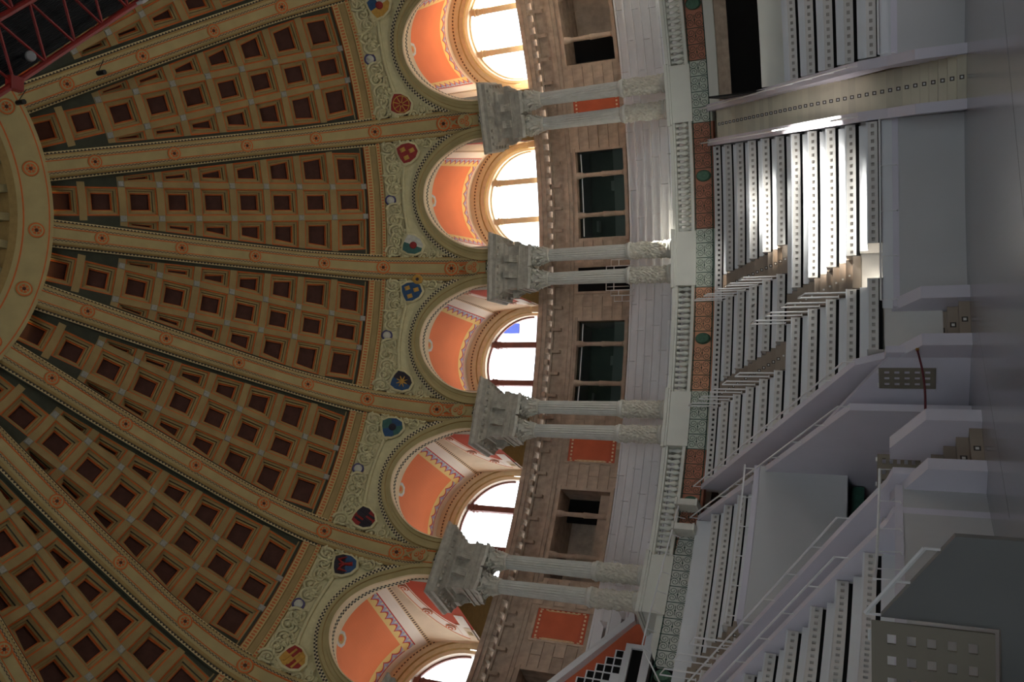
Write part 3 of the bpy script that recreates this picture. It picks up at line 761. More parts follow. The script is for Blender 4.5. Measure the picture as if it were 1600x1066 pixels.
# ------------------------------------------------------------------ rear wall, stone blocks, lower windows
wall = empty('wall_back'); tag(wall, 'brown ashlar rear wall behind the colonnade', 'wall', kind='structure')
RW = 21.2; LWH = 4.75
mb = MB()
for t0, t1, z0, z1 in ((-HB, -LWH, 11.0, 13.6), (LWH, HB, 11.0, 13.6), (-LWH, LWH, 11.0, 11.35), (-LWH, LWH, 13.42, 13.6)): mb.arc(RW, RW + .45, t0, t1, z0, z1, 'stone_brown')
mb.arc(RW - .05, RW + .45, -HB, HB, 13.6, 13.75, 'stone_cornice'); mb.arc(RW - .09, RW + .45, -HB, HB, 13.75, 13.95, 'stone_cornice'); mb.arc(RW - .02, RW + .45, -HB, HB, 13.95, 14.4, 'stone_cornice'); mb.arc(RW - .14, RW + .45, -HB, HB, 14.4, 14.48, 'stone_cornice')
nmod = 15
for k in range(nmod):
    t = -HB + 2 * HB * (k + .5) / nmod; mb.arc(RW - .34, RW, t - .28, t + .28, 14.48, 14.64, 'stone_cornice', 1)
    if k % 2 == 0: mb.arc(RW - .2, RW, t - .16, t + .16, 14.05, 14.4, 'stone_cornice', 1)
mb.arc(RW - .4, RW + .45, -HB, HB, 14.64, 14.8, 'stone_cornice'); mb.arc(RW - .46, RW + .45, -HB, HB, 14.8, 14.98, 'stone_cornice'); mb.arc(RW - .2, RW + .45, -HB, HB, 14.98, 15.06, 'stone_cornice')
mb.arc(RW + .1, RW + .45, -HB, HB, 0, 11.0, 'stone_brown')
wb_me = mb.mesh('wall_bay')
blk = {}
for wdt in (1.55, 2.1, 2.75):
    mb = MB(); mb.arc(RW - .045, RW + .05, -wdt / 2 + .03, wdt / 2 - .03, .012, .408, 'stone_brown', 1); blk[wdt] = mb.mesh('stone_block')
for i in ALLB:
    ang = bay_angle(i); inst(wb_me, 'wall_bay', wall, ang)
    if 0 <= i <= 5:
        for c in range(6):
            for s in (-1, 1):
                lay = ((1.55, 4.75 + .775),) + ((1.55, 4.75 + 2.325),) if c % 2 == 0 else ((2.75, 4.75 + 1.375),)
                for wdt, off in lay:
                    inst(blk[wdt], 'stone_block', wall, ang + s * off, loc=(0, 0, 11.08 + .42 * c))
# painted panels on the piers behind the column pairs, and the doorway behind pair 2
mb = MB(); mb.arc(RW - .02, RW + .05, -1.55, 1.55, 11.38, 13.3, 'panel_border', 4); mb.arc(RW - .03, RW + .05, -1.30, 1.30, 11.60, 13.08, 'wall_orange', 4)
for s in (-1, 1):
    for k in range(9): mb.arc(RW - .04, RW, s * 1.43 - .05, s * 1.43 + .05, 11.5 + .2 * k, 11.6 + .2 * k, 'cream_pale', 1)
    for k in range(7): mb.arc(RW - .04, RW, -1.2 + .4 * k - .1, -1.2 + .4 * k + .1, (11.45 if s < 0 else 13.14), (11.52 if s < 0 else 13.21), 'cream_pale', 1)
pp_me = mb.mesh('painted_panel')
mb = MB(); mb.arc(RW - .06, RW + .05, -1.75, -1.55, 11.3, 13.4, 'stone_brown'); mb.arc(RW - .06, RW + .05, 1.55, 1.75, 11.3, 13.4, 'stone_brown'); mb.arc(RW - .06, RW + .05, -1.55, 1.55, 13.3, 13.4, 'stone_brown')
pf_me = mb.mesh('panel_frame')
for i in range(0, 7):
    if i == 2: continue
    inst(pp_me, 'painted_panel', wall, pair_angle(i)); inst(pf_me, 'panel_frame', wall, pair_angle(i))
d1 = empty('door_1'); tag(d1, 'dark doorway in the rear wall behind the second column pair', 'door', kind='structure')
mb = MB(); mb.arc(RW - .05, RW + .04, -1.35, 1.35, 11.07, 13.4, 'void_dark'); mb.build('opening', d1, deg=pair_angle(2))
mb = MB(); mb.arc(RW - .09, RW, -1.6, -1.35, 11.07, 13.5, 'stone_brown'); mb.arc(RW - .09, RW, 1.35, 1.6, 11.07, 13.5, 'stone_brown'); mb.arc(RW - .09, RW, -1.6, 1.6, 13.4, 13.55, 'stone_brown'); mb.build('door_frame', d1, deg=pair_angle(2))
# white stair rail in front of that doorway
o = empty('stair_rail', P(20.6, pair_angle(2) - .6, 11.07)); tag(o, 'white tubular stair rail stepping down before the dark rear doorway', 'rail')
ang = pair_angle(2); mb = MB()
for k, (t0, t1, z1) in enumerate(((-1.5, 1.2, 12.05), (-2.1, -1.5, 11.85), (-2.75, -2.1, 11.7), (1.2, 1.9, 11.85))):
    pts = [P(20.7, ang + t, z) for t, z in ((t0, 10.9), (t0, z1), (t1, z1), (t1, 10.9))]
    mb.tube(pts, .025, 'rail_white', 6); mb.tube([P(20.7, ang + t0, z1 - .32), P(20.7, ang + t1, z1 - .32)], .02, 'rail_white', 6)
mb.build('rail_frame').parent = o; o.children[0].matrix_parent_inverse = o.matrix_basis.inverted()
mb = MB()
for k in range(4): mb.tube([P(20.7, ang - 1.1 + .5 * k, 11.1), P(20.7, ang - 1.1 + .5 * k, 12.0)], .015, 'rail_white', 5)
q = mb.build('bars'); q.parent = o; q.matrix_parent_inverse = o.matrix_basis.inverted()
# windows
def sidearc(mb, w, z0, z1, r, half, dep, mt): mb.arc(r - dep, r + dep, math.degrees((w - half) / r), math.degrees((w + half) / r), z0, z1, mt, 1)
wn = 0
for i in range(0, 7):
    wn += 1; ang = bay_angle(i); w = empty(f'window_{wn}'); w['kind'] = 'structure'
    fm = 'frame_ochre' if i in (0, 1) else 'frame_brown'
    tag(w, f'arched lunette window of bay {wn} under the painted vault', 'window')
    mb = MB(); R_ = [[P(r, math.degrees(rad * math.cos(math.pi * k / 32) / RB), WZC + rad * math.sin(math.pi * k / 32)) for k in range(33)] for rad, r in ((WR, 21.42), (WR - .06, 21.42), (WR - .06, 21.5), (WR, 21.5))]
    for k in range(4): mb.strip(R_[k], R_[(k + 1) % 4], fm)
    mb.arc(21.25, 21.5, -5.5, 5.5, 15.02, 15.12, fm)
    if ang < -8: mb.arc(21.2, 21.5, -5.5, 5.5, 15.0, 15.2, fm)
    mb.build('window_frame', w, deg=ang)
    for s in (-1, 1):
        mb = MB(); sidearc(mb, s * .82, 15.1, WZC + 1.83, 21.42, .115, .11, fm)
        m_ = mb.build('mullion', w, deg=ang)
        mb = MB(); sidearc(mb, s * .82, WZC + 1.42, WZC + 1.52, 21.42, .14, .13, fm); sidearc(mb, s * .82, WZC + 1.58, WZC + 1.66, 21.42, .16, .14, fm); sidearc(mb, s * .82, WZC + 1.2, WZC + 1.24, 21.42, .13, .12, fm)
        mb.build('mullion_capital', m_)
    for a0, a1 in ((-WR, -.82), (-.82, .82), (.82, WR)):
        mb = MB(); n = 8; top = []; bot = []
        for k in range(n + 1):
            x = a0 + (a1 - a0) * k / n; top.append(P(21.46, math.degrees(x / RB), WZC + math.sqrt(max(0, WR * WR - x * x)))); bot.append(P(21.46, math.degrees(x / RB), 15.05))
        mb.strip(bot, top, 'glass_clear'); mb.build('pane', w, deg=ang)
for i in range(0, 6):
    wn += 1; ang = bay_angle(i); glazed = i in (1, 2)
    w = empty(f'window_{wn}'); w['kind'] = 'structure'; tag(w, 'three-light rectangular window in the brown rear wall' + (' with greenish glass' if glazed else ' without glass'), 'window')
    mb = MB(); mb.arc(RW - .04, RW + .3, -LWH - .3, -LWH, 11.3, 13.45, 'stone_brown'); mb.arc(RW - .04, RW + .3, LWH, LWH + .3, 11.3, 13.45, 'stone_brown'); mb.arc(RW - .08, RW + .3, -LWH - .4, LWH + .4, 13.38, 13.5, 'stone_brown'); mb.arc(RW - .1, RW + .3, -LWH - .4, LWH + .4, 11.22, 11.36, 'stone_brown')
    mb.build('window_frame', w, deg=ang)
    for s in (-1, 1):
        mb = MB(); a = math.radians(2.2 * s); c = (RW * math.sin(a), RW * math.cos(a) + .06, 11.36)
        mb.lathe([(.13, 0), (.13, .06), (.09, .1), (.10, .6), (.115, .95), (.09, 1.0), (.085, 1.7), (.12, 1.8), (.13, 1.86), (.15, 2.03)], 12, 'stone_brown', c); mb.build('colonnette', w, deg=ang)
    mb = MB()
    if glazed:
        for a0, a1 in ((-4.75, -2.2), (-2.2, 2.2), (2.2, 4.75)):
            pm = MB(); pm.strip([P(RW + .2, a0, 11.36), P(RW + .2, a1, 11.36)], [P(RW + .2, a0, 13.38), P(RW + .2, a1, 13.38)], 'glass_green'); pm.build('pane', w, deg=ang)
        for a0 in (-4.75, -2.2, 2.2): mb.arc(RW + .16, RW + .24, a0 + .25, a0 + (2.3 if a0 != -2.2 else 4.15), 13.2, 13.24, 'rail_white', 1)
        mb.arc(RW + .3, RW + .34, -4.8, 4.8, 11.36, 11.9, 'grey_wall')
    mt = 'stone_cornice' if not glazed else 'grey_wall'
    mb.arc(RW + .44, RW + 1.9, -5.2, -4.75, 11.0, 13.6, mt); mb.arc(RW + .44, RW + 1.9, 4.75, 5.2, 11.0, 13.6, mt); mb.arc(RW + .44, RW + 2.0, -5, 5, 13.42, 13.6, mt); mb.arc(RW + .44, RW + 2.0, -5, 5, 11.0, 11.2, mt)
    if glazed:
        mb.arc(RW + 1.9, RW + 2.0, -5.2, 5.2, 11.0, 13.6, 'room_green')
        mb.arc(RW + 1.2, RW + 1.5, -3.8, -2.6, 12.9, 13.0, 'lamp_white'); mb.arc(RW + 1.5, RW + 1.8, .6, 1.6, 11.2, 12.4, 'lamp_white'); mb.arc(RW + 1.5, RW + 1.8, 2.9, 4.2, 11.2, 12.1, 'lavender_wall')
    else:
        mb.arc(RW + 1.9, RW + 2.0, -5.2, 5.2, 11.0, 13.6, 'stone_brown'); mb.arc(RW + .46, RW + .6, -4.8, 4.8, 11.2, 11.9 if i != 0 else 11.25, 'stone_brown')
        mb.arc(RW + 1.2, RW + 1.3, 2.3 if i == 3 else -4.7, 4.7 if i == 3 else -2.3, 11.2, 13.4, 'void_dark')
    mb.build('room_beyond', w, deg=ang)
# ------------------------------------------------------------------ white stepped seating behind the columns
ST = tag(empty('upper_steps'), 'white stone stepped seating rising behind the colonnade', 'steps')
r0s, z0s = 18.35, 8.5
for k in range(6):
    rA, zA = r0s + .475 * k, z0s + .43 * k
    n = 3; 
    mbs = []
    wdt = DTH / n; off = (k % 2) * wdt / 2
    mb = MB(); rE = min(rA + .62, 21.1); mb.arc(rA + .05, rE, -wdt / 2 + .02, wdt / 2 - .02, zA, zA + .35, 'white_step', 4); mb.arc(rA, rE, -wdt / 2 + .02, wdt / 2 - .02, zA + .35, zA + .425, 'white_step', 4); me = mb.mesh('step_slab')
    for i in range(-1, 5):
        for q in range(n):
            t = bay_angle(i) - HB + wdt * (q + .5) + off
            if t < -44: continue
            inst(me, 'step_slab', ST, t)
mb = MB(); mb.arc(18.37, 21.15, -110, 60, 8.2, 8.46, 'white_step'); mb.build('landing', ST)
# ------------------------------------------------------------------ parapet: pedestals, balustrades, painted band
PH = 3.15
def PEDNAME(i): return {0: 'beyond the photo top edge', 1: 'under the topmost column pair', 2: 'under the second column pair from the photo top', 3: 'under the third column pair from the photo top', 4: 'under the lowest column pair in the photo', 5: 'beyond the photo bottom edge'}[i]
mb = MB(); mb.arc(17.0, 18.3, -PH, PH, 7.72, 8.34, 'plaster_grey'); pd1 = mb.mesh('die')
mb = MB(); mb.arc(16.92, 18.35, -PH - .15, PH + .15, 8.34, 8.40, 'plaster_grey'); mb.arc(16.86, 18.35, -PH - .3, PH + .3, 8.40, 8.50, 'plaster_grey'); pd2 = mb.mesh('cap_moulding')
for i in range(1, 5):
    o = empty('pedestal', (0, 0, 0), pair_angle(i)); tag(o, 'plain pale grey pedestal ' + PEDNAME(i), 'pedestal', 'pedestals of the column pairs')
    inst(pd1, 'die', o); inst(pd2, 'cap_moulding', o)
mb = MB(); mb.lathe([(.075, 0), (.075, .05), (.045, .07), (.05, .10), (.095, .17), (.09, .22), (.05, .31), (.042, .37), (.06, .40), (.06, .43), (.075, .44), (.075, .48)], 10, 'plaster_grey'); bal_me = mb.mesh('baluster', True)
mb = MB(); h2 = HB - PH; mb.arc(17.08, 17.5, -h2, h2, 8.30, 8.36, 'plaster_grey'); mb.arc(17.02, 17.55, -h2, h2, 8.36, 8.47, 'plaster_grey'); br1 = mb.mesh('top_rail')
mb = MB(); mb.arc(17.05, 17.5, -h2, h2, 7.72, 7.82, 'plaster_grey'); br2 = mb.mesh('bottom_rail')
BN = {0: 'cut by the photo top edge', 1: 'between the topmost and second column pairs', 2: 'sunlit, between the second and third column pairs', 3: 'between the third and lowest column pairs', 4: 'next to the lowest column pair by the photo bottom'}
for i in range(0, 4):
    o = empty('balustrade', (0, 0, 0), bay_angle(i)); tag(o, 'pale stone balustrade with turned balusters ' + BN[i], 'balustrade', 'balustrades between the pedestals')
    inst(br1, 'top_rail', o); inst(br2, 'bottom_rail', o)
    nb = 20
    for k in range(nb):
        t = -h2 + 2 * h2 * (k + .5) / nb; inst(bal_me, 'baluster', o, loc=P(17.28, t, 7.82))
# painted band with iron scrollwork
band = empty('trim_1'); tag(band, 'painted orange and pale band below the balustrade', 'trim', kind='structure')
for i in range(0, 5):
    mb = MB(); mb.arc(17.12, 17.5, -PH - .2, PH + .2, 7.02, 7.72, 'panel_pale'); mb.arc(17.0, 17.2, -PH, PH, 7.66, 7.72, 'plaster_grey'); mb.build('pale_panel', band, deg=pair_angle(i))
    if i < 4:
        mb = MB(); mb.arc(17.14, 17.5, -h2 + .2, h2 - .2, 7.02, 7.72, 'panel_orange_lit' if i in (2,) else 'panel_terracotta'); mb.build('orange_panel', band, deg=bay_angle(i))
        mb = MB(); mb.arc(18.25, 18.36, -HB, HB, 7.02, 8.22, 'plaster_grey'); mb.build('rear_panel', band, deg=bay_angle(i))
def iron_panel(t0, t1, r, z0, z1, boss=None):
    mb = MB(); H_ = z1 - z0; n = max(1, round(math.radians(t1 - t0) * r / (H_ * .8))); wd = (t1 - t0) / n; wm = math.radians(wd) * r
    for z in (z0 + .03, z1 - .03): mb.tube([P(r, t0 + (t1 - t0) * k / 14, z) for k in range(15)], .016, 'iron_green', 4)
    for k in range(n):
        tc_ = t0 + wd * (k + .5)
        if boss is not None and abs(tc_ - boss) < wd * .6: continue
        for zz in (z0 + H_ * .27, z0 + H_ * .73):
            for s in (-1, 1):
                pts = []
                for q in range(25):
                    a = s * (q / 24 * 3.2 * math.pi) + (math.pi / 2 if zz > (z0 + z1) / 2 else -math.pi / 2); R_ = H_ * .21 * (1 - .8 * q / 24)
                    pts.append(P(r, tc_ + math.degrees((s * wm * .22 + R_ * math.cos(a) * .9) / r), zz + R_ * math.sin(a)))
                mb.tube(pts, .008, 'iron_green', 4, False)
        for s in (0,):
            mb.lathe([(.001, -.03), (.03, 0), (.001, .03)], 6, 'iron_green', P(r, tc_, (z0 + z1) / 2))
            mb.tube([P(r, tc_ - wd * .3, (z0 + z1) / 2), P(r, tc_ + wd * .3, (z0 + z1) / 2)], .009, 'iron_green', 4)
        tt_ = t0 + wd * k; mb.tube([P(r, tt_, z0), P(r, tt_, z1)], .012, 'iron_green', 4)
    return mb
IN = ['cut by the photo top edge', 'below the balustrade beside the long stair', 'over the brightest orange panel', 'below the shaded balustrade by the stair wall', 'on the balcony at the photo bottom']
for i in range(0, 5):
    bcen = bay_angle(i); o = empty('iron_grille', (0, 0, 0)); tag(o, 'dark green wrought iron scroll grille ' + IN[i], 'grille', 'wrought iron grilles')
    mb = iron_panel(bcen - HB, bcen + HB, 17.04, 7.06, 7.70, bcen); mb.build('scrollwork', o)
    mb = MB(); n = 18; ringp = [(.2 * math.cos(2 * math.pi * k / n), .26 * math.sin(2 * math.pi * k / n)) for k in range(n)]
    mid = [(x * .8, y * .8) for x, y in ringp]
    f = lambda p, d: P(17.04 - d, bcen + math.degrees(p[0] / 17), 7.38 + p[1])
    for k in range(n):
        e = (k + 1) % n; mb.quad(f(ringp[k], -.03), f(ringp[e], -.03), f(mid[e], .07), f(mid[k], .07), 'iron_boss')
    mb.face([f(p, .07) for p in mid], 'iron_boss'); mb.build('oval_boss', o)

# ------------------------------------------------------------------ floor and arena wall
mb = MB(); mb.box((-30, -40, -.2), (30, 24, 0), 'floor_polish'); fl = mb.build('floor'); tag(fl, 'polished pale grey hall floor', 'floor', kind='structure')
mb = MB()
for a, b_ in (((-7, -3.2), (9, 6.2)), ((-6.5, 1.2), (-2, 9.2)), ((-9, -7), (9, .8))): 
    a, b_ = Vector((*a, .001)), Vector((*b_, .001)); d = (b_ - a).normalized(); n_ = Vector((-d.y, d.x, 0)) * .006
    mb.face([a - n_, b_ - n_, b_ + n_, a + n_], 'vent_dark')
jo = mb.build('joint', fl)
def zrow(r): return 6.69 - (17 - r) / .8 * .5
def rk(k): return 17 - .8 * k
def zk(k): return 6.69 - .5 * k
def lat(tc, w, r): return tc + math.degrees(w / r)
S0C, S1C, S3C = 11.0, -32.2, -56.9
# hidden mass under the tiers so no light leaks
mass = MB()
for k in range(0, 11):
    r_ = rk(k) + .4; segs = [(lat(S1C, .6, r_), lat(S0C, -.66, r_))] + ([(lat(S0C, .66, r_), 42.0)] if k >= 6 else []) + ([(-97.0, lat(S3C, -.6, r_))] if k >= 5 else [(-97.0, lat(S1C, -.6, r_))])
    for t0, t1 in segs: mass.arc(rk(k) + .09, rk(k) + .9, t0, t1, max(0, zk(k) - 1.2), zk(k) - .03, 'vent_paint')
tm = mass.build('wall_light_block'); tag(tm, 'hidden light-blocking mass under the white seating tiers', 'wall', kind='structure')

def row_section(k, t0, t1, label, dark=False):
    r, z = rk(k), zk(k); o = empty('seating_row', P(r, (t0 + t1) / 2, z)); tag(o, label, 'seating', 'seating rows')
    inv_ = o.matrix_basis.inverted()
    def add(mb, nm):
        q = mb.build(nm); q.parent = o; q.matrix_parent_inverse = inv_; return q
    L_ = math.radians(t1 - t0) * r; n = max(3, int(L_ / .17)); T = [t0 + (t1 - t0) * i / n for i in range(n + 1)]
    za, zb_ = z + .085, z + .31; h0, h1 = z + .155, z + .225; dp = .05
    mb = MB(); row = lambda rr_, zz: [P(rr_, t, zz) for t in T]
    mb.strip(row(r, za), row(r, h0), 'vent_paint'); mb.strip(row(r, h1), row(r, zb_), 'vent_paint')
    for i in range(n):
        dt = T[i + 1] - T[i]; a, b_ = T[i] + dt * .27, T[i] + dt * .73
        mb.quad(P(r, T[i], h0), P(r, a, h0), P(r, a, h1), P(r, T[i], h1), 'vent_paint'); mb.quad(P(r, b_, h0), P(r, T[i + 1], h0), P(r, T[i + 1], h1), P(r, b_, h1), 'vent_paint')
        f = [P(r, a, h0), P(r, b_, h0), P(r, b_, h1), P(r, a, h1)]; g = [P(r + dp, a, h0), P(r + dp, b_, h0), P(r + dp, b_, h1), P(r + dp, a, h1)]
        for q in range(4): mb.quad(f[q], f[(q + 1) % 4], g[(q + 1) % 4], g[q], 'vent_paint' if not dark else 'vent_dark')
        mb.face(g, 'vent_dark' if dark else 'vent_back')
    add(mb, 'vent_panel')
    m2 = max(2, int((t1 - t0) / 1.5)); T = [t0 + (t1 - t0) * i / m2 for i in range(m2 + 1)]
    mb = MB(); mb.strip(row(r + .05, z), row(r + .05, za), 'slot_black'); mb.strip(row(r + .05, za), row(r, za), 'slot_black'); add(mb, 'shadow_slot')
    mb = MB(); mb.strip(row(r - .012, zb_ - .02), row(r - .012, zb_ + .012), 'white_paint'); mb.strip(row(r - .012, zb_ + .012), row(r + .6, zb_ + .012), 'white_paint'); mb.strip(row(r - .012, zb_ - .02), row(r, zb_ - .02), 'white_paint')
    for t in (t0, t1): mb.face([P(r, t, z - .02), P(r + .8, t, z - .02), P(r + .8, t, z + .5), P(r + .6, t, z + .5), P(r + .6, t, zb_), P(r, t, zb_)], 'vent_paint')
    add(mb, 'bench_top')
    if k > 0:
        mb = MB(); mb.strip(row(r + .6, zb_), row(r + .6, z + .5), 'white_paint'); mb.strip(row(r + .6, z + .5), row(r + .84, z + .5), 'white_paint'); add(mb, 'backboard')
    return o
NTH = ['lowest', 'second', 'third', 'fourth', 'fifth', 'sixth', 'seventh', 'eighth', 'ninth', 'tenth', 'topmost']
row_section(0, lat(S1C, .66, 17.1), lat(S0C, -.72, 17.1), 'topmost long seating row with black vents under the painted band', True)
for k in range(1, 6):
    r = rk(k); n = NTH[k - 1 + 0] if k else ''
    up = ['uppermost', 'second', 'third', 'fourth', 'lowest'][k - 1]
    row_section(k, lat(-7.6, .42, r), lat(S0C, -.72, r), f'{up} of the five upper seating rows between the long stair and the first aisle')
    row_section(k, lat(-20, .42, r), lat(-7.6, -.42, r), f'{up} of the five upper seating rows between the two upper aisles')
    row_section(k, lat(S1C, .66, r), lat(-20, -.42, r), f'{up} of the five upper seating rows between the second aisle and the stair wall')
for k in range(6, 11):
    r = rk(k); up = ['uppermost', 'second', 'third', 'fourth', 'lowest'][k - 6]
    row_section(k, lat(-14.2, .42, r), lat(S0C, -.72, r), f'{up} of the five lower sunlit seating rows beside the long stair')
    row_section(k, lat(S1C, .66, r), lat(-14.2, -.42, r), f'{up} of the five lower seating rows between the lower aisle and the stair wall')
    row_section(k, lat(S0C, .72, r), 40, f'{up} of the five seating rows above the long stair in the photo')
for k in range(1, 5):
    r = rk(k); up = ['uppermost', 'second', 'third', 'lowest'][k - 1]
    row_section(k, lat(-51.6, .42, r), lat(S1C, -.66, r), f'{up} seating row over the entrance passage, up to the small aisle')
    if k < 2: row_section(k, -96, lat(-51.6, -.42, r), f'{up} seating row over the passage, running off at the photo bottom')
    else: row_section(k, -96, lat(S3C, -.66, r), f'{up} seating row over the passage, running off at the photo bottom'); row_section(k, lat(S3C, .66, r), lat(-51.6, -.42, r), f'{up} short seating row between the small aisle and the lower stair wall')
for k in range(5, 11):
    r = rk(k); up = ['uppermost', 'second', 'third', 'fourth', 'fifth', 'lowest'][k - 5]
    row_section(k, -96, lat(S3C, -.66, r), f'{up} seating row below the lower stair wall by the photo bottom')

# ------------------------------------------------------------------ aisles with lit steps and hoop rails
def step_light(mb, r, t, z, s=.045):
    f = lambda a, b_, d: P(r - d, t + math.degrees(a / r), z + b_)
    o_ = [(-s, -s), (s, -s), (s, s), (-s, s)]; i_ = [(x * .5, y * .5) for x, y in o_]
    for q in range(4): mb.quad(f(*o_[q], .006), f(*o_[(q + 1) % 4], .006), f(*i_[(q + 1) % 4], .006), f(*i_[q], .006), 'vent_dark')
    mb.face([f(*p, .008) for p in i_], 'lamp_white')
def aisle(tc, ka, kb, label, railside=1):
    o = empty('aisle_steps', P(rk(kb), tc, zk(kb))); tag(o, label, 'steps', 'stepped aisles'); inv_ = o.matrix_basis.inverted()
    for k in range(ka, kb + 1):
        for j in range(3):
            r0 = rk(k) + .267 * j; zt = zk(k) + .5 * (j + 1) / 3; h = math.degrees(.40 / r0)
            mb = MB(); mb.arc(r0, rk(k) + .82, tc - h, tc + h, zt - .5 / 3 - .02, zt, 'stair_brown', 1)
            st = mb.build('step'); st.parent = o; st.matrix_parent_inverse = inv_
            lb = MB(); step_light(lb, r0, tc, zt - .085); l = lb.build('step_light'); l.parent = st
    return o
def hoop(r, t, z, label, h=.95, dr=.3, lean=0.):
    o = empty('hoop_rail', P(r, t, z)); mb = MB()
    a, b_ = Vector(P(r, t, z)), Vector(P(r + dr, t, z + dr * .625)); u = Vector((0, 0, h)); mb.tube([a, a + u, b_ + u, b_], .024, 'rail_white', 6)
    q = mb.build('hoop'); q.parent = o; q.matrix_parent_inverse = o.matrix_basis.inverted()
    mb = MB()
    for p in (a, b_): mb.lathe([(.001, .012), (.05, .012), (.05, 0)], 8, 'rail_white', tuple(p))
    q = mb.build('foot_plate'); q.parent = o; q.matrix_parent_inverse = o.matrix_basis.inverted()
    return tag(o, label, 'rail', 'hoop rails on the aisles')
AN = [(-7.6, 1, 5, 'first upper aisle'), (-20.0, 1, 5, 'second upper aisle'), (-14.2, 6, 9, 'lower sunlit aisle'), (-51.6, 1, 4, 'small aisle over the passage')]
for tc, ka, kb, nm in AN:
    aisle(tc, ka, kb, f'stepped {nm} with small square lights')
    for j, k in enumerate(range(ka, kb + 1)):
        up = ['uppermost', 'second', 'third', 'fourth', 'fifth'][j]
        hoop(rk(k) + .12, lat(tc, -.46, rk(k)), zk(k) + .31, f'{up} white hoop rail on the {nm}')
# ------------------------------------------------------------------ staircases with cheek walls
def sloped_rail(mb, pts, h, mt='rail_white', every=1.0):
    pts = [Vector(p) for p in pts]; up = Vector((0, 0, h)); mb.tube([p + up for p in pts], .022, mt, 6)
    d = pts[-1] - pts[0]; n = max(2, int(d.length / every))
    for i in range(n + 1):
        p = pts[0] + d * i / n; mb.tube([p, p + up], .014, mt, 5)
def staircase(tc, r_in, r_out, profile, path, hw, th, label, n_steps, matstep, rails=(True, True), cut=(0, 999), bottom=0., names=('upper', 'lower')):
    """profile: cheek outline in (r,z); path: list of (r,z) the steps follow"""
    o = empty('staircase', P(path[0][0], tc, bottom)); tag(o, label, 'staircase', 'staircases up the tiers'); inv_ = o.matrix_basis.inverted()
    def add(mb, nm, par=None):
        q = mb.build(nm)
        if par: q.parent = par
        else: q.parent = o; q.matrix_parent_inverse = inv_
        return q
    for s in (-1, 1):
        prof2 = profile if not isinstance(profile, dict) else profile[s]
        mb = MB(); mb.prism(prof2, lambda p: PR2(p[0], tc, s * hw, p[1]), lambda p: PR2(p[0], tc, s * (hw + th), p[1]), 'lavender_wall'); cw = add(mb, 'cheek_wall')
        if rails[0 if s < 0 else 1]:
            top = [p for p in prof2 if p[1] > 1.9]; top.sort(); mb = MB(); a, b_ = PR2(top[0][0], tc, s * (hw + th / 2), top[0][1]), PR2(top[-1][0], tc, s * (hw + th / 2), top[-1][1])
            sloped_rail(mb, [a, b_], .24); add(mb, 'handrail')
    pr = [p[0] for p in path]; pz = [p[1] for p in path]; idx = list(range(len(path)))
    for i in range(n_steps):
        f = i / n_steps * (len(path) - 1); g = (i + 1) / n_steps * (len(path) - 1)
        r0, z0 = float(np.interp(f, idx, pr)), float(np.interp(f, idx, pz)); r1, z1 = float(np.interp(g, idx, pr)), float(np.interp(g, idx, pz))
        mb = MB(); mb.hexa([PR2(r0, tc, -hw, z0 - .05), PR2(r0, tc, hw, z0 - .05), PR2(r1 + .25, tc, hw, z0 - .05), PR2(r1 + .25, tc, -hw, z0 - .05), PR2(r0, tc, -hw, z1), PR2(r0, tc, hw, z1), PR2(r1 + .25, tc, hw, z1), PR2(r1 + .25, tc, -hw, z1)], matstep)
        st = add(mb, 'step'); lb = MB(); step_light(lb, r0, tc, z0 + (z1 - z0) * .5); add(lb, 'step_light', st)
    return o
def PR2(r, tc, w, z):                                   # straight (parallel) sides about a radial line
    a = math.radians(tc); return (r * math.sin(a) + w * math.cos(a), r * math.cos(a) - w * math.sin(a), z)
cheek0 = [(17.25, 7.30), (9.15, 2.18), (8.75, 1.55), (8.15, 1.0), (8.15, 0), (9.4, 0), (9.4, 1.5), (17.25, 6.2)]
staircase(S0C, 8.2, 17.2, cheek0, [(8.35, 0), (12.4, 3.62), (17.2, 6.85)], .46, .22, 'long cream staircase with white cheek walls climbing to the painted band', 41, 'stair_cream')
cheek1 = [(17.0, 7.09), (9.3, 2.28), (9.0, 1.66), (8.75, 1.62), (8.75, 0), (17.0, 0)]
staircase(S1C, 9, 17, {1: cheek1, -1: [(17.0, 7.09), (9.45, 2.37), (9.45, 0), (17.0, 0)]}, [(11.3, 2.3), (16.9, 6.15)], .44, .17, 'white-walled staircase on the upper side of the entrance passage', 28, 'stair_brown')
cheek3 = [(15.4, 6.09), (9.3, 2.28), (8.3, 1.62), (8.0, 1.5), (8.0, 0), (15.4, 0)]
staircase(S3C, 9, 15, cheek3, [(9.2, 1.2), (15.3, 5.1)], .44, .17, 'white-walled staircase on the lower side of the entrance passage', 24, 'stair_brown')
